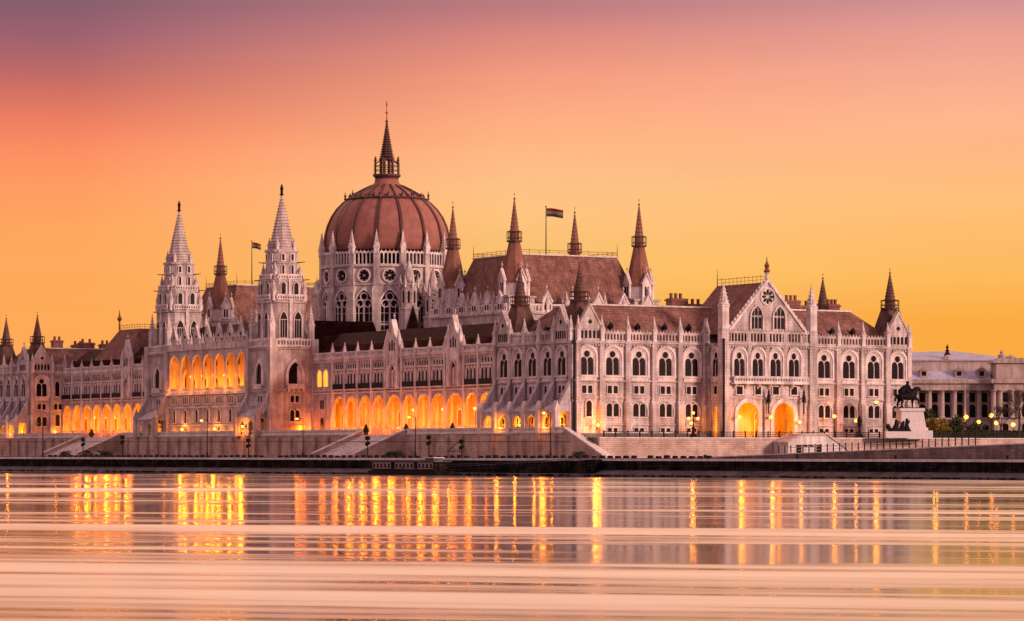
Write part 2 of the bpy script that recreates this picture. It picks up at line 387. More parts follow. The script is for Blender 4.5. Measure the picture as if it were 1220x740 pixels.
# projecting gabled centre of the south front
PY = -5.0; P0, P1 = 30.0, 50.5; PC = 40.2
m = MB(['stone', 'glass', 'trim'])
ca1, ca2 = lx(890.8, PY), lx(933.7, PY)
archwall(m, P0, P1, 6.5, 14.6, [(ca1, 4.7, 6.9, 'round'), (ca2, 4.7, 6.9, 'round')], PY, PY+.6)
m.k = 2
for c in (ca1, ca2):
    m.ring(arch(6.2, 7.7, n=18, x=c, z=6.5), arch(4.72, 6.92, n=18, x=c, z=6.5), PY-.28, PY+.05)
m.k = 0
m.box(P0, P1, PY, PY+.6, 14.602, 24.7)
m.T = Matrix.Translation((P0, 0, 0)) @ Matrix.Rotation(-PI/2, 4, 'Z')     # west cheek, x runs towards the front
archwall(m, .3, 4.38, 6.5, 14.6, [(2.6, 2.3, 6.2, 'round')], .002, .5)
m.T = Matrix.Translation((P1, -5, 0)) @ Matrix.Rotation(PI/2, 4, 'Z')
archwall(m, .62, 4.7, 6.5, 14.6, [(2.6, 2.3, 6.2, 'round')], .002, .5)
m.T = Matrix.Translation((0, PY, 0))
Lp = P1-P0
for z, h, p in ((14.1, .3, .25),): m.box(P0-.25, P1+.25, -p, .3, z, z+h)
m.T = Matrix.Translation((P0, PY, 0)); cornice(m, -.3, Lp+.3)
balustrade(m, .8, Lp-.8, 24.75, 2.2)
m.T = None
for b in (P0+.1, P1-.1):
    m.box(b-1.0, b+1.0, PY-.7, PY+.9, 6.3, 13); m.box(b-.85, b+.85, PY-.5, PY+.9, 13, 27.4)
for b in (lx(891.5, PY), lx(913, PY), lx(934.5, PY)): m.box(b-.4, b+.4, PY-.35, PY+.2, 17.5, 26.8)
for b in ((ca1+ca2)/2,): m.box(b-.55, b+.55, PY-.5, PY+.2, 6.4, 14)
# balcony
m.k = 2; m.box(P0+1.6, P1-1.6, PY-1.3, PY, 16.9, 17.25)
m.T = Matrix.Translation((0, PY-1.15, 0)); balustrade(m, P0+1.7, P1-1.7, 17.25, 1.15, 0, .6, False, .18); m.T = None
for i in range(7): c = P0+2.4+i*(Lp-4.8)/6; m.prismx([(PY, 15.9), (PY-1.1, 16.9), (PY, 16.9)], c-.2, c+.2)
# gable wall with coping
m.k = 0; gz, gh, gw = 26.6, 10.2, 18.4
m.prism([(PC-gw/2, gz), (PC, gz+gh), (PC+gw/2, gz)], PY+.25, PY+.85)
m.k = 2
for s in (-1, 1):
    m.prism([(PC+s*(gw/2+.3), gz), (PC+s*(gw/2-.35), gz), (PC, gz+gh-.4), (PC, gz+gh+.35)], PY-.05, PY+1.1)
    for i in range(1, 15):
        t = i/15; m.pyr(PC+s*(gw/2+.1)*(1-t), PY+.4, gz+gh*t+.3, .42, .6)
m.lathe([(.3, gz+gh+.2), (.3, gz+gh+1.2), (.55, gz+gh+1.4), (.2, gz+gh+1.6)], 8, PC, PY+.5)
m.k = 2
for c in (PC-2.6, PC+2.6):
    m.ring(arch(3.2, 4.7, 'pointed', x=c, z=27.4), arch(2.6, 4.4, 'pointed', x=c, z=27.4), PY-.1, PY+.3)
for a in range(24):
    t0, t1 = 2*PI*a/24, 2*PI*(a+1)/24
    V = [(PC+r*math.cos(t), 33.6+r*math.sin(t)) for r, t in ((1.75, t0), (1.75, t1), (1.45, t1), (1.45, t0))]
    m.prism(V, PY+.05, PY+.3)
m.k = 1
for c in (PC-2.6, PC+2.6):
    for i in (-1, 0, 1):
        m.prism(arch(.58, 2.2, x=c+i*.82, z=27.5), PY+.17, PY+.3)
        m.prism(arch(.55, 1.0+(.4 if i == 0 else 0), x=c+i*.78, z=30.0), PY+.17, PY+.3)
for a in range(8):
    t = a*PI/4; d = Vector((math.cos(t), math.sin(t))); n_ = Vector((-d.y, d.x))
    P_ = [d*.3, d*.8+n_*.28, d*1.25+n_*.2, d*1.4, d*1.25-n_*.2, d*.8-n_*.28]
    m.prism([(PC+q.x, 33.6+q.y) for q in P_], PY+.17, PY+.3)
proj = m.build('gabled_centre', ROOT)
for px_ in (880.5, 902.5, 923.7, 945.5):
    c = lx(px_, PY); 
    o = place('tracery_window', ME['big'], proj, (c, PY, 18.3)); o.scale = (.82, 1, 1)
    place('small_window', ME['sq'], proj, (c, PY, 14.95), 0, (1.25, 1, 1))
place('tracery_window', ME['big'], proj, (P0, -2.5, 18.3), -PI/2, (.7, 1, 1))
place('small_window', ME['sq'], proj, (P0, -2.5, 15), -PI/2)
for b in (P0+.1, P1-.1): place('pinnacle', PINB, proj, (b, PY+.2, 27.3))
m = MB('metal'); m.tube([(P0+1.0-.75-.8, PY-.9, 6.8), (P0-.55, PY-.9, 25.5)], .2, 8); m.build('downpipe', ROOT)
# portal back walls with doors
m = MB(['door', 'trim', 'winlit', 'lamptint']); m.k = 3; m.box(P0+.5, P1-.5, 3.56, 3.66, 6.7, 14.5)
for c in (ca1, ca2):
    m.k = 0; m.box(c-.85, c+.85, 3.45, 3.6, 6.7, 9.9)
    m.k = 1; m.ring([(c-1.2, 6.7), (c-1.2, 10.3), (c+1.2, 10.3), (c+1.2, 6.7)], [(c-.86, 6.7), (c-.86, 9.92), (c+.86, 9.92), (c+.86, 6.7)], 3.3, 3.6)
    m.ring(arch(2.4, 1.9, x=c, z=10.35), arch(1.9, 1.6, x=c, z=10.35), 3.3, 3.6); m.k = 0; m.prism(arch(1.9, 1.6, x=c, z=10.36), 3.5, 3.6)
m.build('portal_door', ROOT)
m = MB('metal')    # tall iron standards flanking the portals
def spike(m, x, y, z, h): m.tube([(x, y, z), (x, y, z+h*.45)], .16, 6); m.lathe([(.5, z+h*.45), (.35, z+h*.6), (.42, z+h*.62), (.2, z+h*.8), (.25, z+h*.82), (.02, z+h)], 6, x, y)
for c in ((ca1+ca2)/2, ca2+4.0): spike(m, c, PY-1.0, 11.2, 5)
m.build('iron_finial', ROOT)
# gabled roof behind, with cresting
m = MB('roof'); rz_, re = 36.4, 26.4
m.prism([(PC-9.3, re), (PC, rz_), (PC+9.3, re)], PY+.9, 12.6); m.build('gable_roof', ROOT)
def cresting(m, a, b, h=.9, n=10):
    a = Vector(a); b = Vector(b); d = (b-a)
    m.tube([a+Vector((0,0,h)), b+Vector((0,0,h))], .05, 4); m.tube([a+Vector((0,0,h*.5)), b+Vector((0,0,h*.5))], .035, 4)
    for i in range(n+1): q = a+d*i/n; m.tube([q, q+Vector((0,0,h+(.3 if i % 2 else 0)))], .05, 4)
m = MB('gold'); cresting(m, (PC, PY+1.2, rz_-.1), (PC, 12.4, rz_-.1), 1.3, 12)
m.tube([(PC, 12.5, rz_-.1), (PC, 12.5, rz_+3.2)], (.12, .04), 5)
m.lathe([(.28, rz_+.4), (.3, rz_+1.6), (.65, rz_+2.1), (.35, rz_+2.6), (.5, rz_+3.2), (.15, rz_+3.9), (.05, rz_+4.8)], 8, PC, PY+.5)
m.build('roof_cresting', ROOT)
# mansard roof of the pavilion
def mansard(name, x0, x1, y0, y1, z0, z1, inset, mat='roof', dormers=()):
    m = MB([mat, 'kerb', 'metal']); m.frus((x0, x1, y0, y1), z0, (x0+inset, x1-inset, y0+inset, y1-inset), z1)
    m.k = 1; m.box(x0+inset-.25, x1-inset+.25, y0+inset-.25, y1-inset+.25, z1+.003, z1+.3)
    m.k = 2
    for dx, side in dormers:
        if side == 's':
            f = .35; yy = y0+inset*f; zz = z0+(z1-z0)*f
            m.prismx([(yy-.9, zz-.1), (yy-.6, zz+.55), (yy+.6, zz+.3), (yy+.6, zz-.1)], dx-.35, dx+.35)
            m.pyr(dx, yy-.4, zz+.4, .9, .8)
        else:
            f = .35; xx = x0+inset*f; zz = z0+(z1-z0)*f
            m.prism([(xx-.9, zz-.1), (xx-.6, zz+.55), (xx+.6, zz+.3), (xx+.6, zz-.1)], dx-.35, dx+.35)
    return m.build(name, ROOT)
dl = [(q, 's') for q in (10, 16, 22, 27.5, 56, 61, 66)]+[(q, 'w') for q in (12, 15.5, 19)]
mansard('pavilion_roof', 1.0, WS-1, 1.0, LP-1, 24.9, 31.8, 7.5, 'roof', dl)
# chimneys
def chimney(x, y, z, w, d, h, n=3):
    m = MB(['brick', 'kerb']); m.box(x, x+w, y, y+d, z-3, z+h); m.box(x-.25, x+w+.25, y-.25, y+d+.25, z+h-.5, z+h-.2)
    for i in range(n): c = x+w*(i+.5)/n; m.lathe([(.35, z+h), (.35, z+h+.9), (.45, z+h+1.0)], 6, c, y+d/2)
    m.build('chimney', ROOT)
for px_, w, h in ((800, 6.5, 2.2), (818, 8, 1.2)): chimney(lx(px_, 16), 16, 31.8, w/2, 2, h)
for px_, w, h in ((938, 5, 2.6), (943, 9, 1.6), (988, 4, 2.0)): chimney(lx(px_, 18), 18, 31.8, w/2+.6, 2, h)

# corner roof turrets
def turret_mesh(z0, base, z1, z2, zt, mat='copper', n=4, w1=None):
    """pyramid roof, open lantern gallery and needle"""
    m = MB([mat, 'rib', 'gold']); r1 = w1 or base*.42
    ph = PI/4 if n == 4 else PI/8; kk = 1/math.cos(PI/n)
    m.lathe([(base*kk, z0), (base*.97*kk, z0+.5), (r1*1.0*kk, z1)], n, ph=ph)
    m.k = 1; m.lathe([(r1*1.45, z1), (r1*1.5, z1+.35)], 8, ph=PI/8)
    R = r1*1.4
    for i in range(8):
        a = PI/8+i*PI/4; m.tube([(R*math.cos(a), R*math.sin(a), z1+.3), (R*math.cos(a), R*math.sin(a), z2)], .09, 4)
    pts = [(R*math.cos(PI/8+i*PI/4), R*math.sin(PI/8+i*PI/4), z2) for i in range(9)]; m.tube(pts, .1, 4)
    pts = [(R*1.02*math.cos(PI/8+i*PI/4), R*1.02*math.sin(PI/8+i*PI/4), z1+.9) for i in range(9)]; m.tube(pts, .07, 4)
    m.k = 0; prof = [(r1*.85, z1+.35), (r1*.8, z2)]
    k = 8
    for i in range(k):
        t = i/k; r = r1*.72*(1-t)+.1; prof += [(r, z2+(zt-z2)*t*.8), (r*1.15, z2+(zt-z2)*(t*.8+.015))]
    prof += [(.09, z2+(zt-z2)*.8)]; m.lathe(prof, 8, ph=PI/8)
    m.k = 2; d = zt-z2
    m.lathe([(.1, z2+d*.8), (.28, z2+d*.83), (.06, z2+d*.86), (.05, z2+d*.93), (.2, z2+d*.945), (.03, z2+d*.96), (.02, zt)], 6)
    return m.mesh('turret_roof')
TC = turret_mesh(24.9, 3.1, 32.2, 34.0, 40.6)
for x, y in ((3.4, 3.6), (3.4, 25.8), (75, 3.2), (75, 26)): place('corner_turret_roof', TC, ROOT, (x, y, 0))
# small gables and brackets at the foot of the near corner turrets come from the facades

# river front of a pavilion: facade with flying buttresses above a low ambulatory
def river_front(y0, lit):
    wy = [LP-ly(q, 0) for q in (601, 618, 635, 653, 670)]
    bd = [.6]+[(a+b)/2 for a, b in zip(wy[:-1], wy[1:])]+[LP-.7]
    o = facade('river_front', LP, (0, y0+LP, 0), -PI/2, bd, [(c, 'bs') for c in wy], [(wy[0], 4.6, 3.6), (wy[4], 4.6, 3.6)], 7.5)
    m = MB(['slope', 'stone', 'trim']); 
    T = 7.5; D = -3.3
    for b in bd:
        m.k = 0
        m.prismx([(D, 11.6), (D, 12.4), (-1.0, 16.4), (-.05, 18.2), (-.05, 13.2), (-1.2, 11.6)], b-.5, b+.5)
        m.k = 2; m.box(b-.65, b+.65, D-.75, D+.25, T-.1, 12.0); m.prismx([(D-.75, 12.0), (D-.25, 13.6), (D+.25, 12.0)], b-.65, b+.65)
    m.k = 1
    xs = bd
    for a, b in zip(xs[:-1], xs[1:]):
        archwall(m, a+.65, b-.65, T, 11.5, [((a+b)/2, min(3.5, b-a-1.9), 3.5, 'round')], D-.3, D+.15)
    m.k = 0; m.prismx([(D-.5, 11.5), (D-.5, 11.75), (-.05, 13.9), (-.05, 11.5)], .1, LP-.1)
    m.k = 1
    a_ = m.build('ambulatory', ROOT, (0, y0+LP, 0), -PI/2)
    for a, b in zip(xs[:-1], xs[1:]): place('basement_window', ME['arc1'], a_, ((a+b)/2, 0, 7.9), 0, (.8, 1, .9))
    return o
river_front(0, True)

# ============================ north (far) end pavilion
YN = 272.3
bodym = MB('stone'); bodym.box(0, WS, YN, YN+LP, 5, 24.7); bodym.build('end_pavilion_wall', ROOT)
fN = facade('south_front', 9.6, (0, YN, 0), 0, [.5, 5.9, 9.4], [(3.1, 'bsl'), (7.6, 's')], [(3.1, 5.2, 4.0)], 7.5)
place('lancet_window', ME['tall'], fN, (7.4, 0, 18.4)); place('arched_window', ME['arc1'], fN, (7.5, 0, 10.7))
river_front(YN, True)
mansard('pavilion_roof', 1, WS-1, YN+1, YN+LP-1, 24.9, 31.0, 6)
for x, y in ((3.4, YN+3.6), (3.4, YN+25.8), (75, YN+3.2)): place('corner_turret_roof', TC, ROOT, (x, y, 0))
for px_, h, w in ((64, 2.4, 2.6), (88, 1.3, 3), (96, 1.9, 4), (121, 1.6, 2.6)): chimney(lx(px_, YN+10), YN+10, 31.0, w, 2, h, 2)

# ============================ river wings with lit arcades
XW = 9.0
def wing(y0, y1, piers, gabled, skip=False):
    """y0<y1 ; canonical x = y1 - y"""
    T = 7.5; Lw = y1-y0; fx = lambda y: y1-y
    b = MB('stone'); b.box(XW, XW+16, y0, y1, 16.6, 24.6); b.box(XW+5.2, XW+16, y0, y1, 5, 16.6); b.box(XW-.4, XW+5.2, y0, y1, 7.3, 8.8)
    b.build('wing_wall', ROOT)
    m = MB(['stone', 'trim', 'glass'])
    xs = sorted(fx(q) for q in piers); xs_all = [0]+xs+[Lw]
    gs = [fx(g) for g in gabled]
    m.k = 0
    for a, c in zip(xs_all[:-1], xs_all[1:]):
        w = c-a
        if w < 2.5: archwall(m, a, c, 8.8, 16.6, [], 0, .6); continue
        archwall(m, a+.001, c-.001, 8.8, 16.598, [((a+c)/2, w-.85, 7.1, 'round')], 0, .3)
    m.k = 1
    for a, c in zip(xs_all[:-1], xs_all[1:]):
        w = c-a
        if w < 2.5: continue
        m.ring(arch(w-.5, 7.4, n=14, x=(a+c)/2, z=8.82), arch(w-.85, 7.1, n=14, x=(a+c)/2, z=8.82), -.15, .05)
    for x in xs:
        m.box(x-.3, x+.3, -.55, .2, 8.0, 16.4); m.prismx([(-.55, 16.4), (-.45, 17.2), (.1, 17.2), (.1, 16.4)], x-.3, x+.3); m.box(x-.3, x+.3, -.45, .1, 17.2, 24.7)
    m.box(0, Lw, -.3, .1, 16.62, 16.95); m.box(0, Lw, -.4, .1, 17.3, 17.5)
    cornice(m, 0, Lw, 23.9, .5)
    for a, c in zip(xs_all[:-1], xs_all[1:]):
        w = c-a
        if w < 2.5: continue
        if any(a < g < c for g in gs):
            g = [q for q in gs if a < q < c][0]
            m.box(g-2.6, g-1.5, -.7, .2, 17.3, 26.5); m.box(g+1.5, g+2.6, -.7, .2, 17.3, 26.5)
            m.box(g-2.6, g+2.6, -.55, .2, 22.6, 25.2)
            gable(m, g, 5.0, 25.2, 6.2, -.5, .4)
            m.k = 2; m.prism(arch(2.7, 5.1, 'pointed', x=g, z=17.6), -.04, .08)
            m.prism(arch(.55, 2.2, 'pointed', x=g, z=25.4), -.56, -.4); m.prism(arch(.5, 1.8, 'pointed', x=g-1.0, z=25.3), -.56, -.4); m.prism(arch(.5, 1.8, 'pointed', x=g+1.0, z=25.3), -.56, -.4)
            m.k = 1; m.ring(arch(3.4, 5.5, 'pointed', x=g, z=17.6), arch(2.7, 5.1, 'pointed', x=g, z=17.6), -.75, .05)
            m.box(g-.35, g+.35, -.5, -.05, 17.7, 20.6); m.lathe([(.3, 20.6), (.38, 21), (.2, 21.3)], 8, g, -.28)
            for s in (-1, 1):
                m.box(g+s*2.6-.4, g+s*2.6+.4, -.8, .3, 24.6, 27.4); m.pyr(g+s*2.6, -.25, 27.4, .9, 2.6)
        else:
            balustrade(m, a+.3, c-.3, 24.55, 1.2, -.15, .62, False)
    fo = m.build('arcade_front', ROOT, (XW, y1, 0), -PI/2)
    for a, c in zip(xs_all[:-1], xs_all[1:]):
        w = c-a
        if w < 2.5 or any(a < g < c for g in gs) or (skip and a < .1): continue
        place('gallery_window', GAL, fo, ((a+c)/2, 0, 17.5), 0, (w/6.1, 1, 1))
    for x in xs: place('pinnacle', PINS, fo, (x, -.25, 24.7), 0, (1, 1, .85))
    bk = MB(['trim', 'door', 'lamptint']); bk.k = 2; bk.box(.05, Lw-.05, 5.12, 5.3, 8.82, 16.5); bk.box(.05, Lw-.05, .5, 5.1, 16.5, 16.58)
    for a, c in zip(xs_all[:-1], xs_all[1:]):
        if c-a < 2.5: continue
        x = (a+c)/2
        bk.k = 1; bk.prism(arch(1.7, 3.9, x=x, z=8.85), 5.06, 5.3)
        bk.k = 0; bk.ring(arch(2.3, 4.2, x=x, z=8.85), arch(1.7, 3.9, x=x, z=8.85), 4.95, 5.25)
        for e2 in (a, ): bk.box(e2-.3, e2+.3, 4.8, 5.25, 8.8, 16.4); bk.prismx([(.46, 14.2), (.46, 16.5), (5.0, 16.5), (5.0, 14.2), (4.0, 15.6), (1.4, 15.6)], e2-.2, e2+.2)
        bk.box(a+.4, c-.4, .1, .25, 9.3, 9.5); 
        for i in range(6): q = a+.6+(c-a-1.2)*i/5; bk.box(q-.08, q+.08, .12, .23, 8.8, 9.3)
    bk.build('arcade_back', ROOT, (XW, y1, 0), -PI/2)
    # roof
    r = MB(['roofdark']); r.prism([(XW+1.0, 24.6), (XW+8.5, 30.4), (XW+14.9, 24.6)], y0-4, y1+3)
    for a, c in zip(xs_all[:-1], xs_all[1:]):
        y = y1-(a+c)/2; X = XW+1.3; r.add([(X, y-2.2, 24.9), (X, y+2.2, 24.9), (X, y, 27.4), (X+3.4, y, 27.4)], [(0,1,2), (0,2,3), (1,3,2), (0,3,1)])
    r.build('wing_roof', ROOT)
    for q in ((y1-y0)*.15, (y1-y0)*.5, (y1-y0)*.85):
        pass
    return xs_all
def gallery_mesh():
    m = MB(['trim', 'glass', 'metal'])
    w = 5.0
    m.k = 1
    for i in (-1, 0, 1): m.prism(arch(.95, 3.3, x=i*1.5, z=.3), -.06, .1)
    for i in (-1.05, -.35, .35, 1.05): m.prism(arch(.38, .9, 'pointed', x=i*1.55, z=4.6), -.05, .1)
    m.k = 0
    for i in (-1, 0, 1): m.ring(arch(1.35, 3.7, 'pointed', x=i*1.5, z=.3), arch(.95, 3.3, 'round', x=i*1.5, z=.3) if False else arch(.95, 3.35, 'pointed', x=i*1.5, z=.3), -.28, .1)
    for i in (-2.25, -.75, .75, 2.25): m.tube([(i, -.3, .2), (i, -.3, 3.0)], .11, 6)
    m.box(-2.5, 2.5, -.35, .1, 4.15, 4.4)
    m.k = 2; m.box(-2.45, 2.45, -.62, -.5, .12, 1.25)
    m.k = 0; m.box(-2.5, 2.5, -.7, .05, -.1, .1)
    return m.mesh('gallery_window')
GAL = gallery_mesh()
pS = [ly(q, XW) for q in (590, 571, 554, 531.5, 513.5, 496.5, 480, 460, 444, 427.5, 412, 397.5)]
gS = [ly(542.5, XW), ly(469.7, XW)]
YT0, YT1 = 126.7, 138.2      # near tower
wing(LP, YT0, pS+[37.6], gS, True)
TN0, TN1 = 182.0, 193.8      # far tower
span = YN-TN1
pN = [TN1+q*6.5 for q in range(1, 12)]
pN = [q for q in pN if q < YN-2]
gN = [ly(148, XW)]
k0 = min(range(len(pN)-1), key=lambda i: abs((pN[i]+pN[i+1])/2-gN[0])); gN = [(pN[k0]+pN[k0+1])/2]
wing(TN1, YN, pN, gN)
# solid bay beside the near tower: lit paired window and arches
m = MB(['stone', 'trim', 'glass', 'winlit'])
yb0, yb1 = ly(397.5, XW), YT0
Lb = yb1-yb0
m.box(0, Lb-.31, -.35, -.02, 7.6, 16.6)
m.k = 1; c = Lb*.52
for s in (-1, 1): m.ring(arch(2.7, 4.0, x=c+s*1.5, z=18.3), arch(2.2, 3.7, x=c+s*1.5, z=18.3), -.3, .1)
m.k = 3
for s in (-1, 1): m.prism(arch(2.2, 3.7, x=c+s*1.5, z=18.32), -.12, .1)
m.k = 2
for s in (-1, 1):
    m.prism(arch(.6, 2.0, x=c+s*.5, z=13.4), -.42, -.3)
m.prism(arch(1.4, 2.6, x=c, z=8.9), -.42, -.3)
m.build('stair_bay', ROOT, (XW, yb1, 0), -PI/2)

# ============================ river block between the towers, with the lit loggia
YL0, YL1 = YT1, TN0; XL = -1.5; LL = YL1-YL0
m = MB('stone'); m.box(XL+4.8, 30, YL0, YL1, 17.6, 28.6); m.box(XL, 30, YL0, YL1, 5, 17.6); m.box(XL+.6, XL+4.8, YL0, YL1, 26.9, 28.6)
m.build('central_block_wall', ROOT)
m = MB(['stone', 'trim', 'glass'])
lc = [LL-(ly(q, XL)-YL0) for q in (208.6, 222, 235.4, 248.4, 262, 275.5, 288)]
lb = [lc[0]-3.0]+[(a+b)/2 for a, b in zip(lc[:-1], lc[1:])]+[lc[-1]+3.0]
lb[0] = max(lb[0], 0); lb[-1] = min(lb[-1], LL)
for a, b in zip(lb[:-1], lb[1:]):
    m.k = 0; archwall(m, a+.001, b-.001, 17.6, 27.4, [((a+b)/2, b-a-.55, 8.6, 'round')], 0, .28)
    m.k = 1; m.ring(arch(b-a-.15, 8.85, n=14, x=(a+b)/2, z=17.62), arch(b-a-.55, 8.6, n=14, x=(a+b)/2, z=17.62), -.16, .05)
m.k = 0
if lb[0] > .3: archwall(m, 0, lb[0]-.001, 17.6, 27.4, [(lb[0]/2, lb[0]*.6, 8, 'round')] if lb[0] > 2 else [], 0, .6)
if lb[-1] < LL-.3: m.box(lb[-1]+.001, LL, 0, .6, 17.6, 27.4)
m.k = 1; balustrade(m, 0, LL, 17.62, 1.1, -.1, .6, False, .2)
m.mats.append('lamptint'); m.k = 3; m.box(.1, LL-.1, 4.7, 4.9, 17.62, 26.8); m.box(.1, LL-.1, .65, 4.7, 26.75, 26.85)
for c in lc: m.k = 2; m.prism(arch(1.5, 3.4, 'pointed', x=c, z=17.8), 4.62, 4.75); m.prism(arch(1.1, 1.8, 'pointed', x=c, z=23.9), 4.62, 4.75)
m.k = 1; m.box(0, LL, -.45, .1, 17.1, 17.58); m.box(0, LL, -.25, .1, 14.1, 14.4); m.box(0, LL, -.3, .1, 10.0, 10.3)
m.box(0, LL, -.3, .6, 27.42, 28.9)
for a, b in zip(lb[:-1], lb[1:]):
    c = (a+b)/2; m.k = 0; m.box(c-1.5, c+1.5, -.35, .1, 28.9, 29.8); m.k = 1
    gable(m, c, 3.4, 29.8, 2.9, -.3, .0); m.box(b-.25, b+.25, -.45, .1, 27.4, 29.4); m.pyr(b, -.15, 29.4, .5, 1.8)
    m.k = 2; m.lathe([(.0, 0), (.4, 0), (.4, .01)], 10)
    for i in range(len(m.v)-30, len(m.v)): q = m.v[i]; m.v[i] = Vector((c+q.x, -.38-q.z, 30.5+q.y))
    m.k = 1; m.ring([(c-1.2, 27.6), (c-1.2, 29.3), (c+1.2, 29.3), (c+1.2, 27.6)], [(c-.9, 27.6), (c-.9, 29.0), (c+.9, 29.0), (c+.9, 27.6)], -.5, -.3)
lo = m.build('loggia_front', ROOT, (XL, YL1, 0), -PI/2)
for c in lc:
    for s in (-1, 0, 1): place('small_window', ME['sq'], lo, (c+s*1.15, 0, 15.0), 0, (.62, 1, 1.1))
    place('arched_window', ME['arc1'], lo, (c, 0, 10.75))
for c in lc: place('basement_window', ME['base'], lo, (c, 0, 7.75), 0, (.8, 1, .8))
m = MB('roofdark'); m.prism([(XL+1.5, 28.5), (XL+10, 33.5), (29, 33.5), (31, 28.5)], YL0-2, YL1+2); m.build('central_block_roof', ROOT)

# ============================ the two river towers
GARG = MB('metal'); GARG.tube([(0, 0, 0), (1, 0, .15)], (.16, .08), 5); GARG = GARG.mesh('gargoyle')
def make_tower(yc, y0, y1):
    xc = 4.2; T = 7.3
    x0, x1 = -1.0, 9.2
    m = MB(['stone', 'trim', 'glass'])
    m.box(x0, x1, y0, y1, 5, 27.2)
    for z, h, p in ((9.6, .35, .3), (14.1, .3, .25), (17.4, .4, .45), (26.6, .35, .35), (27.0, .35, .7)): m.box(x0-p, x1+p, y0-p, y1+p, z, z+h)
    # corner piers stepping back
    for sx, sy in ((0, 0), (1, 0), (0, 1)):
        X = (x0, x1)[sx]; Y = (y0, y1)[sy]; k = .85
        m.k = 0; m.box(X-k-.5, X+k+.5, Y-k-.5, Y+k+.5, T-.2, 13.4); m.frus((X-k-.5, X+k+.5, Y-k-.5, Y+k+.5), 13.4, (X-k, X+k, Y-k, Y+k), 14.6); m.box(X-k, X+k, Y-k, Y+k, 14.6, 28.9)
    # projecting balustrade of the first gallery
    m.k = 1
    for T_, ln in ((Matrix.Translation((x0, y0, 0)), x1-x0), (Matrix.Translation((x0, y1, 0)) @ Matrix.Rotation(-PI/2, 4, 'Z'), y1-y0), (Matrix.Translation((x1, y0, 0)) @ Matrix.Rotation(PI/2, 4, 'Z'), y1-y0)):
        m.T = T_; balustrade(m, .3, ln-.3, 27.35, 1.6, -.4, .75, False); m.T = None
    # second stage: square with cut corners
    a = 4.1
    m.k = 0
    def octo(r, c): return [(-r+c, -r), (r-c, -r), (r, -r+c), (r, r-c), (r-c, r), (-r+c, r), (-r, r-c), (-r, -r+c)]
    def oct_(r, c, z0, z1): m.prismz([(xc+px_, yc+py_) for px_, py_ in octo(r, c)], z0, z1)
    oct_(4.4, 1.3, 27.2, 37.6); oct_(4.75, 1.4, 36.9, 37.3); 
    m.k = 1
    for i in range(4):
        m.T = Matrix.Translation((xc, yc, 0)) @ Matrix.Rotation(i*PI/2, 4, 'Z') @ Matrix.Translation((0, -4.4, 0))
        balustrade(m, -3.3, 3.3, 37.6, 1.2, -.1, .62, False); m.box(-.35, .35, -.4, .1, 28, 37.6); m.T = None
    m.k = 0; oct_(3.9, 1.3, 37.6, 42.2); oct_(4.15, 1.35, 41.7, 42.0)
    m.k = 1
    for i in range(4):
        m.T = Matrix.Translation((xc, yc, 0)) @ Matrix.Rotation(i*PI/2, 4, 'Z') @ Matrix.Translation((0, -3.9, 0))
        balustrade(m, -2.8, 2.8, 42.2, 1.1, -.1, .6, False); m.box(-.25, .25, -.3, .1, 37.8, 42.2); m.T = None
    m.k = 0; oct_(2.85, .9, 42.2, 48.8); oct_(3.05, .95, 45.7, 45.95); oct_(3.15, .95, 48.2, 48.8)
    # flying buttresses from corner turrets
    m.k = 1
    for ang in range(4):
        A = PI/4+ang*PI/2
        m.T = Matrix.Translation((xc, yc, 0)) @ Matrix.Rotation(A, 4, 'Z')
        m.prism([(4.4, 32.0), (4.4, 33.2), (5.6, 32.2), (6.7, 30.2), (6.7, 29.2), (6.2, 29.6), (5.4, 31.0)], -.3, .3)
        m.prism([(3.6, 39.8), (3.6, 40.6), (5.2, 39.8), (5.2, 38.6), (4.5, 39.2)], -.2, .2)
        m.prism([(2.7, 44.6), (2.7, 45.3), (4.2, 44.5), (4.2, 43.3), (3.5, 44.0)], -.15, .15)
        m.T = None
    o = m.build('river_tower', ROOT)
    for ang in range(4):
        A = PI/4+ang*PI/2; c, s = math.cos(A), math.sin(A)
        place('pinnacle', PINB, o, (xc+6.8*c, yc+6.8*s, 27.3), 0, (.8, .8, 1.05))
        place('pinnacle', PIN, o, (xc+5.3*c, yc+5.3*s, 37.4), 0, (.9, .9, 1.05))
        place('pinnacle', PIN, o, (xc+4.3*c, yc+4.3*s, 42.0), 0, (.8, .8, .85))
        place('pinnacle', PINS, o, (xc+2.9*c, yc+2.9*s, 48.7), 0, (1, 1, .8))
        for kx in (0,):
            pass
    for i in range(4):
        R_ = Matrix.Rotation(i*PI/2, 4, 'Z')
        for sx in (-1, 1):
            for r, z, me, sc_ in ((4.4, 29.2, 'tall2', (.9, 1, 1.15)), (3.9, 38.3, 'tall', (.9, 1, .8)), (2.85, 43.2, 'narrow', (.8, 1, .85)), (2.85, 46.3, 'slot', (1, 1, 1))):
                q = R_ @ Vector((sx*r*.40, -r, z)); place('lancet_window', ME[me], o, (xc+q.x, yc+q.y, q.z), i*PI/2, sc_)
        g = MB('metal')
    for z, r, e in ((37.0, 4.4, 2.2), (42.0, 3.9, 2.6), (45.9, 2.85, 2.6)):
        for ang in range(4):
            A = PI/4+ang*PI/2; place('gargoyle', GARG, o, (xc+r*math.cos(A), yc+r*math.sin(A), z), A, (e, 1, 1))
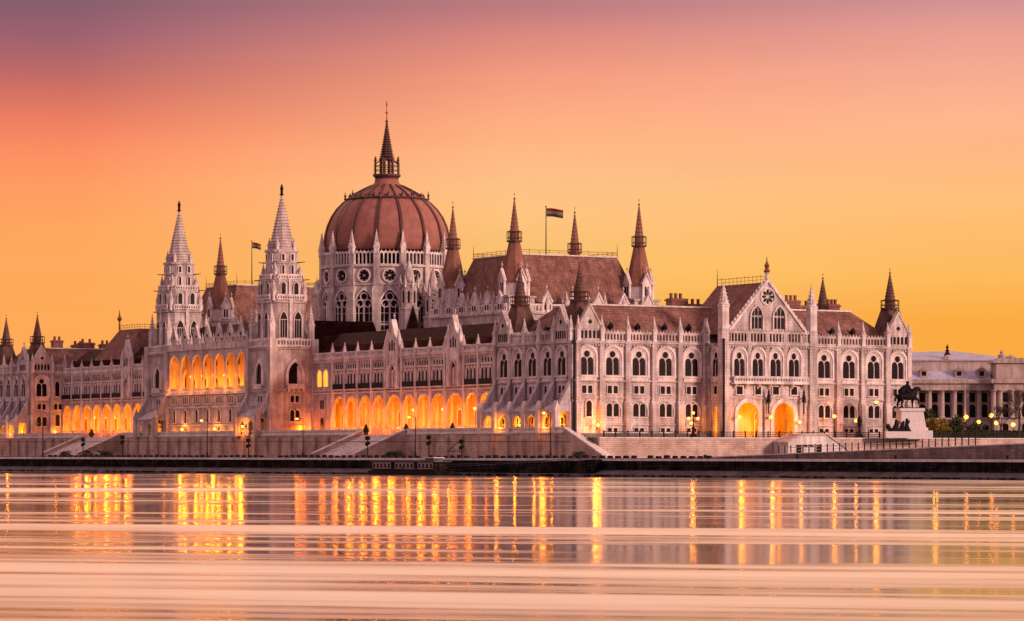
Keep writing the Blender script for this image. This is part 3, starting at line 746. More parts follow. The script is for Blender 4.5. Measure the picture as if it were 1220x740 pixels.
    # front niche and windows
    for T_, cc in ((Matrix.Translation(((x0+x1)/2+.4, y0, 0)), 0), (Matrix.Translation((x0, (y0+y1)/2, 0)) @ Matrix.Rotation(-PI/2, 4, 'Z'), 0)):
        n = MB(['trim', 'glass', 'metal']); n.T = T_
        n.k = 0; n.ring(arch(4.6, 6.0, 'pointed', x=0, z=18.6), arch(3.3, 5.2, 'pointed', x=0, z=18.6), -.45, .1)
        n.k = 1; n.prism(arch(3.3, 5.2, 'pointed', x=0, z=18.6), -.08, .1)
        n.k = 0; n.box(-2.2, 2.2, -1.0, .1, 17.9, 18.2); n.box(-2.1, 2.1, -.95, -.8, 18.2, 19.0); n.box(.6, 1.65, -.2, .05, 18.7, 23.0)
        for i in range(4): n.box(-1.9+i*1.2, -1.6+i*1.2, -.8, 0, 17.2, 17.9)
        n.build('tower_balcony', o)
    xm = (x0+x1)/2+.4
    for rz, loc in ((0, lambda dx, z: (xm+dx, y0, z)), (-PI/2, lambda dx, z: (x0, (y0+y1)/2-dx, z))):
        place('small_window', ME['small'], o, loc(0, 15.0), rz, (.9, 1, 1))
        place('arched_window', ME['low'], o, loc(0, 10.8), rz, (.85, 1, 1))
    place('basement_window', ME['base'], o, (xm, y0, 8.0), 0, (.6, 1, 1))
    # spire with crockets and a statue on its tip
    s = MB(['stone', 'bronze']); prof = [(2.75, 48.8)]
    k = 17
    for i in range(k):
        t = i/k; r = 2.55*(1-t)+.26; z = 48.9+11.2*t
        prof += [(r, z), (r*.985, z+.42), (r+.20, z+.50), (r*.95, z+.60)]
    prof += [(.25, 60.2), (.25, 60.9)]; s.lathe(prof, 8, ph=PI/8)
    s.k = 1; s.lathe([(.2, 60.8), (.55, 61.1), (.3, 61.3), (.32, 62.0), (.42, 62.6), (.2, 62.9), (.24, 63.15), (.05, 63.4)], 8)
    s.build('tower_spire', o, (xc, yc, 0))
    # sloping porch feet on the river side
    p = MB(['slope', 'stone'])
    p.T = Matrix.Translation((x0, y1, 0)) @ Matrix.Rotation(-PI/2, 4, 'Z')
    Lt = y1-y0
    for b in (.4, Lt-.4): p.k = 0; p.prismx([(-3.2, 11.6), (-3.2, 12.4), (-1.2, 16.2), (-.7, 17.4), (-.7, 11.6)], b-.5, b+.5); p.k = 1; p.box(b-.65, b+.65, -3.9, -2.9, 7.4, 12.0); p.pyr(b, -3.4, 12, 1.3, 2.2)
    archwall(p, 1.06, Lt-1.06, 7.5, 11.4, [(Lt*.3, 2.4, 3.3, 'round'), (Lt*.7, 2.4, 3.3, 'round')], -3.5, -3.1)
    p.k = 0; p.prismx([(-3.7, 11.4), (-3.7, 11.65), (-.4, 13.6), (-.4, 11.4)], -.1, Lt+.1)
    p.build('tower_porch', o)
    return o
make_tower(132.5, YT0, YT1)
make_tower(187.9, TN0, TN1)

# ============================ dome
DX, DY = 45.0, 160.0
dome = MB('dome'); dome.smooth = True
prof = [(14.7, 51.0), (14.75, 53), (14.5, 55.1), (14.0, 57.1), (13.1, 59.1), (11.8, 61), (10.3, 62.5), (9.2, 63.3)]
dome.lathe(prof, 64); do = dome.build('dome', ROOT, (DX, DY, 0))
def prof_r(z):
    for (r0, z0), (r1, z1) in zip(prof[:-1], prof[1:]):
        if z0 <= z <= z1: return r0+(r1-r0)*(z-z0)/(z1-z0)
    return 9
PH = math.radians(-90-30-6.4)     # pinnacle phase, building frame (first rib faces the river-south side)
rib = MB('rib')
for (r0, z0), (r1, z1) in zip(prof[:-1], prof[1:]):
    rib.add([(r0-.1, -.42, z0), (r0+.38, -.3, z0), (r0+.38, .3, z0), (r0-.1, .42, z0), (r1-.1, -.42, z1), (r1+.38, -.3, z1), (r1+.38, .3, z1), (r1-.1, .42, z1)],
            [(0,1,5,4), (1,2,6,5), (2,3,7,6)])
ribm = rib.mesh('dome_rib')
for i in range(16): place('dome_rib', ribm, do, (0, 0, 0), PH+PI/2*0+i*PI/8)
cr = MB(['dome', 'rib', 'gold']); cr.k = 1; cr.lathe([(9.6, 63.0), (9.9, 63.4), (9.0, 63.7)], 32); cr.k = 0; cr.smooth = True
cr.lathe([(8.9, 63.5), (7.4, 64.6), (5.2, 65.8), (3.6, 66.6), (2.9, 67.4), (2.8, 68.2)], 32); cr.smooth = False; cr.k = 1
for i in range(16):
    a = PH+i*PI/8; c, s = math.cos(a), math.sin(a)
    cr.tube([(9*c, 9*s, 63.6), (7.5*c, 7.5*s, 64.7), (5.3*c, 5.3*s, 65.9), (3.6*c, 3.6*s, 66.7)], .22, 5)
    a += PI/16; c, s = math.cos(a), math.sin(a)
    cr.k = 1; cr.lathe([(.55, 63.6), (.5, 64.1), (.05, 64.8)], 6, 8.6*c, 8.6*s)   # little dormers at the crown
    cr.k = 1
for i in range(8):
    a = PH+i*PI/4; c, s = math.cos(a), math.sin(a); cr.lathe([(.35, 63.3), (.2, 64.0), (.35, 64.3), (.15, 64.6), (.05, 65.3)], 6, 9.9*c, 9.9*s)
cr.build('dome_crown', do)
la = MB(['rib', 'rib', 'gold'])
la.lathe([(2.6, 68.0), (2.9, 68.6), (3.3, 68.9), (3.3, 69.3), (2.2, 69.35)], 16)
for i in range(8):
    a = i*PI/4; c, s = math.cos(a), math.sin(a)
    la.tube([(2.9*c, 2.9*s, 69.3), (2.9*c, 2.9*s, 72.6)], .13, 5); la.lathe([(.3, 72.4), (.05, 73.6)], 5, 2.9*c, 2.9*s)
    la.tube([(1.5*c, 1.5*s, 69.3), (1.5*c, 1.5*s, 72.8)], .30, 6)
    la.tube([(2.9*c, 2.9*s, 71.8), (1.5*c, 1.5*s, 72.8)], .12, 4)
    c2, s2 = math.cos(a+PI/4), math.sin(a+PI/4); la.tube([(2.9*c, 2.9*s, 70.3), (2.9*c2, 2.9*s2, 70.3)], .09, 4); la.tube([(2.9*c, 2.9*s, 71.3), (2.9*c2, 2.9*s2, 71.3)], .09, 4)
    la.tube([(3.15*c, 3.15*s, 69.3), (3.15*c, 3.15*s, 72)], .06, 4)
prof2 = [(1.9, 72.7), (1.9, 73.1), (1.5, 73.3)]
for i in range(14):
    t = i/14; r = 1.35*(1-t)**1.1+.2; z = 73.4+8.2*t; prof2 += [(r, z), (r*1.25, z+.12), (r*.95, z+.25)]
prof2 += [(.2, 81.6)]; la.lathe(prof2, 8)
la.lathe([(.9, 71.0), (.9, 73)], 8) if False else None
la.k = 2; la.lathe([(.2, 81.5), (.42, 81.9), (.12, 82.3), (.1, 83.6), (.34, 83.9), (.08, 84.2), (.07, 85.4), (.2, 85.6), (.02, 86.8)], 8)
la.build('dome_lantern', do)
dr = MB(['stone', 'trim', 'glass'])
R = 15.2; n16 = 16
ph16 = PH+PI/16   # face centres lie between the ribs
dr.lathe([(R/math.cos(PI/16)+.0, 20), (R/math.cos(PI/16), 47.0)], 16, ph=PH)
for z, h, p in ((33.2, .5, .5), (42.6, .35, .3), (46.8, .45, .6)): dr.lathe([((R+p)/math.cos(PI/16), z), ((R+p)/math.cos(PI/16), z+h)], 16, ph=PH)
dr.k = 2; dr.lathe([(14.2/math.cos(PI/16), 47), (14.2/math.cos(PI/16), 50.3)], 16, ph=PH)  # dark backing: shade behind the gallery posts put into its colour
dr.k = 1
half = R*math.tan(PI/16)
for i in range(16):
    A = PH+PI/16+i*PI/8
    dr.T = Matrix.Rotation(A+PI/2, 4, 'Z') @ Matrix.Translation((0, -R, 0))
    dr.k = 1; balustrade(dr, -half+.7, half-.7, 47.25, 3.1, .1, .85, True, .5)
    # blind arch and big two-light window, rose above
    dr.k = 1; dr.ring(arch(5.0, 9.8, 'pointed', z=32.2), arch(4.1, 9.2, 'pointed', z=32.2), -.45, .1)
    dr.k = 2; dr.prism(arch(4.1, 9.2, 'pointed', z=32.2), -.05, .1)
    dr.k = 1
    for x in (-1.3, 0, 1.3): dr.box(x-(.22 if x == 0 else .07), x+(.22 if x == 0 else .07), -.3, 0, 32.2, 38.2)
    for z in (34, 36): dr.box(-2, 2, -.15, 0, z, z+.12)
    for (x, z, r) in ((-1.0, 38.3, .85), (1.0, 38.3, .85), (0, 39.9, .85)):
        O = [(x+(r+.14)*math.cos(t), z+(r+.14)*math.sin(t)) for t in [2*PI*j/12 for j in range(13)]]; I = [(x+(r-.1)*math.cos(t), z+(r-.1)*math.sin(t)) for t in [2*PI*j/12 for j in range(13)]]
        dr.ring(O, I, -.32, 0)
    z = 44.8
    O = [(1.75*math.cos(t), z+1.75*math.sin(t)) for t in [2*PI*j/16 for j in range(17)]]; I = [(1.35*math.cos(t), z+1.35*math.sin(t)) for t in [2*PI*j/16 for j in range(17)]]
    dr.ring(O, I, -.4, .1)
    dr.k = 2
    for a in range(8):
        t = a*PI/4; d = Vector((math.cos(t), math.sin(t))); n_ = Vector((-d.y, d.x))
        P_ = [d*.2, d*.7+n_*.3, d*1.2+n_*.28, d*1.33, d*1.2-n_*.28, d*.7-n_*.3]; dr.prism([(q.x, z+q.y) for q in P_], -.07, .05)
dr.T = None
for i in range(16):
    A = PH+i*PI/8
    dr.T = Matrix.Rotation(A+PI/2, 4, 'Z') @ Matrix.Translation((0, -R/math.cos(PI/16), 0))
    dr.k = 0; dr.box(-.9, .9, -1.0, .3, 22, 41); dr.prismx([(-1.0, 41), (-.5, 42.2), (.3, 42.2), (.3, 41)], -.9, .9); dr.box(-.65, .65, -.5, .3, 42.2, 50.0)
dr.T = None
dro = dr.build('drum', ROOT, (DX, DY, 0))
PD = pinnacle_mesh(1.15, 1.4, 3.6)
for i in range(16):
    A = PH+i*PI/8; rr_ = R/math.cos(PI/16)+.1; place('pinnacle', PD, dro, (rr_*math.cos(A), rr_*math.sin(A), 49.8), A)
# detached stone stair turrets round the foot of the drum
def stair_turret(px_, dpt, w, zt, z0=20):
    y = DY-dpt; x = lx(px_, y)
    m = MB(['stone', 'trim', 'glass'])
    m.lathe([(w, z0), (w, zt-12), (w*1.12, zt-11.7), (w*1.12, zt-11.3), (w*.86, zt-11.2), (w*.86, zt-6.4), (w*1.0, zt-6.1), (w*1.0, zt-5.8), (w*.62, zt-5.5), (w*.45, zt-3), (.12, zt)], 8, ph=PI/8)
    m.k = 2
    for i in range(8):
        m.T = Matrix.Rotation(i*PI/4, 4, 'Z') @ Matrix.Translation((0, -w*.86*math.cos(PI/8), 0)); m.prism(arch(.45, 2.8, 'pointed', z=zt-10.2), -.05, .05); m.T = None
    o = m.build('stair_turret', ROOT, (x, y, 0), PI/12)
    for i in range(8):
        a = PI/8+i*PI/4; place('pinnacle', PINS, o, (w*.95*math.cos(a), w*.95*math.sin(a), zt-6.6), 0, (.7, .7, .8))
    return o
stair_turret(487.5, 17.5, 2.3, 48.5); stair_turret(516, 20, 2.3, 46.5)
def pier_tower(px_, y, w, zt):
    x = lx(px_, y); m = MB(['stone', 'trim', 'glass'])
    m.box(-w, w, -w, w, 20, zt-3.5); m.box(-w-.25, w+.25, -w-.25, w+.25, zt-3.9, zt-3.4); m.frus((-w, w, -w, w), zt-3.4, (-w*.5, w*.5, -w*.5, w*.5), zt); m.box(-w-.2, w+.2, -w-.2, w+.2, 35.2, 35.6)
    for i in range(4): m.T = Matrix.Rotation(i*PI/2, 4, 'Z'); m.k = 1; gable_small(m, w, zt-3.4); m.T = None
    o = m.build('buttress_tower', ROOT, (x, y, 0))
    place('lancet_window', ME['tall'], o, (0, -w, 30), 0, (1.1, 1, 1)); place('lancet_window', ME['tall'], o, (-w, 0, 30), -PI/2, (1.1, 1, 1))
def gable_small(m, w, z): m.prism([(-w*.8, z), (0, z+w*1.3), (w*.8, z)], -w-.1, -w+.3)
pier_tower(409, DY+2, 2.6, 43.0); pier_tower(386, DY+14, 2.2, 45)
# cross arms at the foot of the dome
m = MB('stone'); m.box(27, 63, DY-13, DY+13, 15, 30.6); m.box(DX-12, DX+12, DY-28, DY+28, 15, 30.4)
for z in (30.0,): m.box(26.6, 63.4, DY-13.4, DY+13.4, z, z+.5)
ca_ = m.build('cross_arm_wall', ROOT)
for y in (DY-9, DY-3, DY+3, DY+9): place('lancet_window', ME['tall'], ca_, (27, y, 25.4), -PI/2, (1.3, 1, 1))
for x in (30, 35, 54): place('lancet_window', ME['tall'], ca_, (x, DY-13, 25.4), 0, (1.3, 1, 1))
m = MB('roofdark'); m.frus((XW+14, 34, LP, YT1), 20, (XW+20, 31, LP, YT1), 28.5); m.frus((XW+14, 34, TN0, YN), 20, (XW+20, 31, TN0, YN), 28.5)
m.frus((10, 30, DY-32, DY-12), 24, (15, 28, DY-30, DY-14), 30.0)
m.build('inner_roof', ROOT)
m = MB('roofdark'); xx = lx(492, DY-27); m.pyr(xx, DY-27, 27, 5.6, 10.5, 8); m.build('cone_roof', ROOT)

# ============================ the halls with four spired turrets
TH = turret_mesh(39.5, 2.75, 48.2, 50.4, 58.8, 'spirered', 8, 1.12)
def gablet_ring(m, w, z, n, y0=0):
    for i in range(4):
        m.T = Matrix.Rotation(i*PI/2, 4, 'Z') @ Matrix.Translation((0, -w, 0))
        m.k = 1; gable(m, 0, 2.2, z, 2.1, -.15, .25); m.box(-1.1, 1.1, -.15, .25, z-3, z)
        m.k = 2; m.prism(arch(.4, 2.0, 'pointed', x=-.35, z=z-2.4), -.22, -.1); m.prism(arch(.4, 2.0, 'pointed', x=.35, z=z-2.4), -.22, -.1)
        m.T = None
def hall_turret_base():
    m = MB(['stone', 'trim', 'glass']); w = 3.1
    m.box(-w, w, -w, w, 25, 36.4); m.box(-w-.3, w+.3, -w-.3, w+.3, 33.2, 33.6); m.box(-w-.3, w+.3, -w-.3, w+.3, 36.4, 36.8)
    m.lathe([(2.9, 36.8), (2.9, 39.8)], 8, ph=PI/8)
    gablet_ring(m, 3.0, 40.0, 1)
    for i in range(4):
        m.k = 2; m.T = Matrix.Rotation(i*PI/2, 4, 'Z') @ Matrix.Translation((0, -w, 0))
        for x in (-1.2, -.4, .4, 1.2): m.prism(arch(.45, 1.9, x=x, z=33.9), -.06, .05)
        m.T = None
    return m.mesh('hall_turret')
HB = hall_turret_base()
def hall(x0, x1, y0, y1, corners, ztop=45.9):
    m = MB(['stone', 'trim', 'glass']); a, b = x0-3.5, x1+3.5; c, d = y0-3.5, y1+3.5
    m.box(x0, x1, y0, y1, 20, 36.0); m.box(a, b, c, d, 18, 33.4); m.box(a-.4, b+.4, c-.4, d+.4, 33.0, 33.4+.1)
    for T_, ln in ((Matrix.Translation((a, d, 0)) @ Matrix.Rotation(-PI/2, 4, 'Z'), d-c), (Matrix.Translation((a, c, 0)), b-a)):
        m.T = T_; nb = 6; p = ln/nb
        m.k = 1; balustrade(m, .3, ln-.3, 33.5, 1.7, -.1, .8, False)
        for i in range(nb):
            cc = (i+.5)*p
            m.k = 1; gable(m, cc, 2.4, 35.6, 1.9, -.3, .2); m.box(cc-1.2, cc+1.2, -.3, .2, 33.5, 35.6)
            m.ring(arch(3.4, 3.6, 'pointed', x=cc, z=28.2), arch(2.6, 3.1, 'pointed', x=cc, z=28.2), -.3, .1)
            m.k = 2; m.prism(arch(2.6, 3.1, 'pointed', x=cc, z=28.2), -.04, .1); m.prism(arch(.5, 1.2, 'pointed', x=cc-.5, z=34), -.37, -.2); m.prism(arch(.5, 1.2, 'pointed', x=cc+.5, z=34), -.37, -.2)
        m.T = None
    o = m.build('hall_wall', ROOT)
    for i in range(5):
        yy = d-(i+1)*(d-c)/6; place('pinnacle', PIN, o, (a-.2, yy, 33.4), 0, (.9, .9, .95))
    for i in range(7):
        xx = a+(i+1)*(b-a)/8; place('pinnacle', PIN, o, (xx, c-.2, 33.4), 0, (.9, .9, .95))
    r = MB(['roof', 'kerb', 'gold']); r.frus((x0-.6, x1+.6, y0-.6, y1+.6), 35.6, (x0+3.3, x1-3.3, y0+3.3, y1-3.3), ztop)
    r.k = 1; r.box(x0+3.1, x1-3.1, y0+3.1, y1-3.1, ztop+.003, ztop+.25); r.k = 2
    q = 3.3; P_ = [(x0+q, y0+q), (x1-q, y0+q), (x1-q, y1-q), (x0+q, y1-q), (x0+q, y0+q)]
    for (u0, v0), (u1, v1) in zip(P_[:-1], P_[1:]): cresting(r, (u0, v0, ztop+.2), (u1, v1, ztop+.2), .9, 10)
    for u, v in P_[:-1]: r.tube([(u, v, ztop), (u, v, ztop+3)], (.12, .03), 5)
    r.build('hall_roof', ROOT)
    for x, y in corners:
        place('hall_turret', HB, ROOT, (x, y, 0)); place('turret_roof', TH, ROOT, (x, y, 0))
HX0, HX1, HY0, HY1 = 31, 62, 76, 102.5
hall(HX0, HX1, HY0, HY1, [(HX0-.2, HY0-.6), (HX0, HY1), (HX1+.2, HY0), (HX1, HY1)])
hall(33, 62, 221, 246, [(30.5, 221.5)])
# hipped roof over the far wing
m = MB(['roof', 'gold']); m.frus((12, 30, 238, 262), 26, (18, 25, 243, 256), 35.3); m.k = 1
cresting(m, (18, 243, 35.2), (18, 256, 35.2), 1.2, 8); cresting(m, (18, 243, 35.2), (25, 243, 35.2), 1.2, 5); m.lathe([(.3, 35.3), (.2, 37.4), (.7, 38.2), (.25, 39), (.05, 40.5)], 8, 18, 256); m.build('far_wing_roof', ROOT)

# ============================ terrace, square, stairs
TX = -4.0
m = MB('pave'); m.prismz([(TX+.6, -2.6), (XW+20, -2.6), (XW+20, 330), (TX+.6, 330)], 1, 7.5); o = m.build('terrace_ground', None, (CX, CY, 0), PI/6); struct(o)
m = MB('pave'); m.prismz([(-.6, -9.4), (700, -9.4), (1500, 1500), (-400, 1500), (-400, 345), (30, 345), (30, -2.7), (-.6, -2.7)], 1, 6.7); o = m.build('square_ground', None, (CX, CY, 0), PI/6); struct(o)
# rough river wall of the terrace
RW = empty('terrace_wall', (CX, CY, 0), PI/6, 'long rough-stone retaining wall of the river terrace with pale coping and low piers', 'wall')
st1 = (59.0, 78.4); st2 = (203.0, 226.0)
m = MB(['rubble', 'kerb']); 
for a, b in ((-3.0, st1[0]), (st1[1], st2[0]), (st2[1], 330)):
    m.k = 0; m.box(TX, TX+.6, a, b, 1.5, 7.5); m.k = 1; m.box(TX-.15, TX+.75, a, b, 7.502, 7.75); m.box(TX-.02, TX+.2, a, b, 7.75, 8.5) if False else None
    m.k = 1; m.T = Matrix.Translation((TX, b, 0)) @ Matrix.Rotation(-PI/2, 4, 'Z'); balustrade(m, .2, b-a-.2, 7.75, .95, .3, .5, False, .2); m.T = None
    m.k = 0
    k = a+3
    while k < b-1: m.box(TX-.55, TX+.01, k-.6, k+.6, 1.5, 7.2); k += 5.9
m.k = 0; m.box(TX, -.6, -3.0, -2.61, 1.5, 7.5)
m.build('wall', RW)
SW = empty('square_wall', (CX, CY, 0), PI/6, 'pinkish rough-stone retaining wall under the dark railing before the end front', 'wall')
m = MB(['rubble', 'kerb']); XE = 112
m.box(-.6, XE, -10.0, -9.4, 1.5, 6.5); m.k = 1; m.box(-.6, XE, -10.15, -9.3, 6.502, 6.75); m.build('wall', SW)
# broad stairs
def broad_stair(a, b, lab, nt=14):
    e = empty('stone_stair', (CX, CY, 0), PI/6, lab, 'stairs', 'broad stairs down from the terrace')
    m = MB('kerb'); run = 10.6
    for i in range(nt):
        m.box(TX-run+run*i/nt, TX, a+.8, b-.8, 2.5, 2.9+4.6*(i+1)/nt-.004*(1))
    m.build('steps', e)
    for y0, y1 in ((a, a+.8), (b-.8, b)):
        p = MB(['rubble', 'kerb']); p.prism([(TX-run-.6, 2.5), (TX-run-.6, 3.6), (TX, 8.3), (TX, 2.5)], y0, y1)
        p.k = 1; p.prism([(TX-run-.7, 3.62), (TX-run-.7, 3.85), (TX, 8.58), (TX, 8.32)], y0-.12, y1+.12); p.build('parapet', e)
broad_stair(*st1, 'broad stone stair between sloping parapets, left of the moored pontoon\'s end')
broad_stair(*st2, 'broad pale stair with sloping parapets below the far lit arcade')
e = empty('corner_stair', (CX, CY, 0), PI/6, 'sloping pale stair parapet at the terrace corner beside the dark railing', 'stairs')
m = MB(['rubble', 'kerb']); m.prismx([(-3.0, 2.5), (-3.0, 8.3), (-16.5, 3.3), (-16.5, 2.5)], TX, TX+.8); m.k = 1; m.prismx([(-3.0, 8.32), (-3.0, 8.6), (-16.6, 3.6), (-16.6, 3.32)], TX-.12, TX+.92); m.build('parapet', e)
m = MB('kerb')
for i in range(14): m.box(TX+.8, -.8, -3-12.5*(i+1)/14, -3.0, 2.5, 7.4-4.4*i/14)
m.build('steps', e)
# railing on the square wall
RL = empty('iron_railing', (CX, CY, 0), PI/6, 'dark iron railing along the top of the square wall', 'railing')
m = MB('metal')
for z in (6.95, 7.35, 7.75): m.tube([(.4, -9.7, z), (XE-1, -9.7, z)], .06, 5)
n = int((XE-1)/.35)
for i in range(n): m.box(.4+i*.35, .44+i*.35, -9.72, -9.68, 6.75, 7.7)
m.build('rails', RL)
pm = MB('metal'); pm.box(-.1, .1, -.1, .1, 6.7, 7.85); pm.pyr(0, 0, 7.85, .26, .2); pm = pm.mesh('post')
for i in range(int((XE-2)/2.6)): place('post', pm, RL, (.5+i*2.6, -9.7, 0))
# pale stair house set against the square wall
e = empty('stair_pavilion', (0, 0, 0), 0, 'low pale stone stair house with sloping sides and dark doorways below the portal arches', 'stair house')
xs0 = [lx(q, -15) for q in (939, 955, 985, 1012)]
m = MB(['kerb', 'glass', 'stone']); 
zt = zof(518.5, xs0[1], -15); zb = 2.9
m.k = 0; m.prism([(xs0[0], zb), (xs0[0], zof(528, xs0[0], -15)), (xs0[1], zt), (xs0[2], zt), (xs0[3], zof(539, xs0[3], -15)), (xs0[3], zb)], -15, -10.2)
m.k = 2; m.prism([(xs0[0]-.2, zof(528, xs0[0], -15)+.003), (xs0[0]-.2, zof(528, xs0[0], -15)+.3), (xs0[1], zt+.3), (xs0[2], zt+.3), (xs0[3]+.2, zof(539, xs0[3], -15)+.3), (xs0[3]+.2, zof(539, xs0[3], -15)+.003), (xs0[2], zt+.003), (xs0[1], zt+.003)], -15.25, -10.15)
bm_ = m.build('stair_house_wall', e, (CX, CY, 0), PI/6)
d = MB(['glass', 'trim'])
for px_, w, a, b in ((952, 1.1, 530, 540), (960, .8, 530, 533), (967, .8, 530, 533), (975.5, 1.1, 530, 540)):
    c = lx(px_, -15); d.k = 0; d.box(c-w/2, c+w/2, -15.06, -14.9, zof(b, c, -15), zof(a, c, -15)); d.k = 1; d.box(c-w/2-.12, c+w/2+.12, -15.1, -14.9, zof(a, c, -15)+.003, zof(a, c, -15)+.18)
d.build('doorway', e, (CX, CY, 0), PI/6)

# ============================ ground, river, quay
m = MB('water'); m.add([(-2500, -400, 0), (1500, -400, 0), (1500, 2600, 0), (-2500, 2600, 0)], [(0, 1, 2, 3)]); struct(m.build('water'))
m = MB('road'); m.prismz([(-2600, 2.8), (380, 2.8), (380, 900), (1500, 9000), (-2600, 9000)], -3, 2.9); struct(m.build('quay_road', None, (0, 553.9, 0), QA))
QW = empty('quay_wall', (0, 553.9, 0), QA, 'long dark stone quay wall with a pale kerb and a grey ledge at the waterline', 'wall')
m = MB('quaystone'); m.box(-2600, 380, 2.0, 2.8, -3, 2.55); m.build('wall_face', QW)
m = MB('kerb'); 
for i in range(-260, 95): m.box(i*4+.02, i*4+3.98, 1.85, 2.95, 2.552, 2.93)
m.build('kerb_stones', QW)
m = MB('ledge'); m.prismx([(0, -3), (0, .3), (1.99, 1.0), (1.99, -3)], -2600, 380); m.build('ledge', QW)
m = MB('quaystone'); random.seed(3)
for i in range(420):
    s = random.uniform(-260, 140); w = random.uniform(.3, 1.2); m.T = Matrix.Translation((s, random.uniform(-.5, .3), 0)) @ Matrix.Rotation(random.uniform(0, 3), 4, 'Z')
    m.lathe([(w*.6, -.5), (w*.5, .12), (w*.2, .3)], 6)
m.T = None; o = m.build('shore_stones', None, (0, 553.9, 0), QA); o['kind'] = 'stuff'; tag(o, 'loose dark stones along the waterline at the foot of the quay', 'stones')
# landing ramp down the quay wall with handrails
LR = empty('landing_ramp', (0, 553.9, 0), QA, 'dark sloping landing ramp with two thin pale handrails on the quay face', 'ramp')
sa0, sa1 = qs_of(545, 1), qs_of(712, 1)
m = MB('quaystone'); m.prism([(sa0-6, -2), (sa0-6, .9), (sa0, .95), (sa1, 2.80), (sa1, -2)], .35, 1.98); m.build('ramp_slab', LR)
m = MB('ledge')
for t, dz in ((.4, .55), (1.3, .9)):
    m.tube([(sa0-4, t, .9+dz), (sa0+1, t, .98+dz), (sa1, t, 2.55+dz*.6)], .055, 6)
    for i in range(12): q = sa0+(sa1-sa0)*i/11; zz = .95+(2.8-.95)*i/11; m.tube([(q, t, zz-.1), (q, t, zz+dz*(1-.3*i/11))], .035, 4)
m.build('handrail', LR)
# edge blocks
bl = MB('metal'); bl.frus((-.5, .5, -.28, .28), 0, (-.45, .45, -.22, .22), .52); bl.box(-.4, .4, -.2, .2, .52, .56); bl = bl.mesh('edge_block')
s = qs_of(60, 4.2); i = 0; e_ = qs_of(845, 4.2)
random.seed(11)
while s < e_:
    if random.random() > .06:
        o = place('edge_block', bl, None, Q(s, 4.2, 2.9), QA+random.uniform(-.05, .05)); o.scale = (random.uniform(.85, 1.15), 1, random.uniform(.8, 1.1))
        tag(o, 'low dark block standing in the row along the quay edge', 'block', 'dark blocks along the quay edge')
    s += 2.0; i += 1
for px_ in (840, 950, 1067, 1200):
    s = qs_of(px_, 2.4); m = MB('metal'); m.lathe([(.28, 0), (.2, .1), (.18, .35), (.3, .45), (.28, .6), (.1, .68)], 10)
    o = m.build('mooring_bollard', None, Q(s, 2.4, 2.93)); tag(o, {840: 'small dark mooring bollard on the kerb where the row of blocks ends', 950: 'small mooring bollard on the pale kerb below the stair house', 1067: 'small mooring bollard on the kerb below the horse statue', 1200: 'small mooring bollard on the kerb at the right edge of the photo'}[px_], 'bollard', 'mooring bollards on the kerb')
# rising ramp road at right
RD = empty('ramp_embankment', (0, 553.9, 0), QA, 'dark masonry embankment whose top rises gently towards the right', 'embankment')
ra, rb = qs_of(820, 9), qs_of(1210, 9)
def rtop(s): return 2.9+(5.1-2.9)*(s-ra)/(rb-ra)
m = MB(['ramp', 'kerb']); m.prism([(ra, 2.5), (ra, 2.92), (380, rtop(380)), (380, 2.5)], 9, 26); m.k = 1; m.prism([(ra, 2.924), (ra, 3.1), (380, rtop(380)+.2), (380, rtop(380)+.004)], 8.9, 9.5); m.build('embankment_wall', RD)
RR = empty('ramp_railing', (0, 553.9, 0), QA, 'thin pale railing along the top of the rising embankment', 'railing')
m = MB('kerb'); r0, r1 = qs_of(928, 9.2), qs_of(1168, 9.2)
m.tube([(r0, 9.2, rtop(r0)+1.1), (r1, 9.2, rtop(r1)+1.1)], .05, 5); m.tube([(r0, 9.2, rtop(r0)+.6), (r1, 9.2, rtop(r1)+.6)], .035, 5); m.build('rail', RR)
pm = MB('metal'); pm.box(-.07, .07, -.07, .07, 0, 1.2); pm.lathe([(.1, 1.2), (.14, 1.28), (.02, 1.4)], 6); pm = pm.mesh('post')
k = 0; s = r0
while s < r1: place('post', pm, RR, (s, 9.2, rtop(s)+.1)); s += 1.35

# pontoon boat
bs = qs_of(484.5, -6); 
PB = empty('pontoon_boat', Q(bs, -5.0, 0), QA, 'low dark landing pontoon with a row of framed windows moored at the quay', 'boat')
h = 9.8
m = MB(['metal']); m.add([(-h, -2.2, .75), (h, -2.2, .75), (h+1.2, 0, .8), (h, 2.2, .75), (-h, 2.2, .75), (-h-1.2, 0, .8), (-h+.3, -2.0, -.4), (h-.3, -2.0, -.4), (h+.4, 0, -.4), (h-.3, 2.0, -.4), (-h+.3, 2.0, -.4), (-h-.4, 0, -.4)],
  [(0,1,2,3,4,5), (11,10,9,8,7,6)]+[(i, (i+1) % 6, 6+(i+1) % 6, 6+i) for i in range(6)]); m.build('hull', PB)
m = MB(['quaystone', 'ledge', 'white']); m.box(-h+.6, h-1.2, -1.7, 1.7, .75, 2.3); m.k = 1; m.box(-h+.4, h-.9, -1.95, 1.95, 2.302, 2.42); m.box(-h+.5, h-1.1, -1.78, -1.7, 1.0, 1.12); m.build('cabin', PB)
wm = MB(['palace', 'glass']); wm.ring([(-.46, 0), (-.46, .95), (.46, .95), (.46, 0)], [(-.30, 0), (-.30, .78), (.30, .78), (.30, 0)], -.06, .02); wm.box(-.46, .46, -.06, .02, -.1, 0); wm.k = 1; wm.box(-.30, .30, -.03, .02, 0, .78); wm = wm.mesh('window')
for i in range(16):
    if i in (5, 11): continue
    place('window', wm, PB, (-h+1.4+i*1.08, -1.71, 1.22))
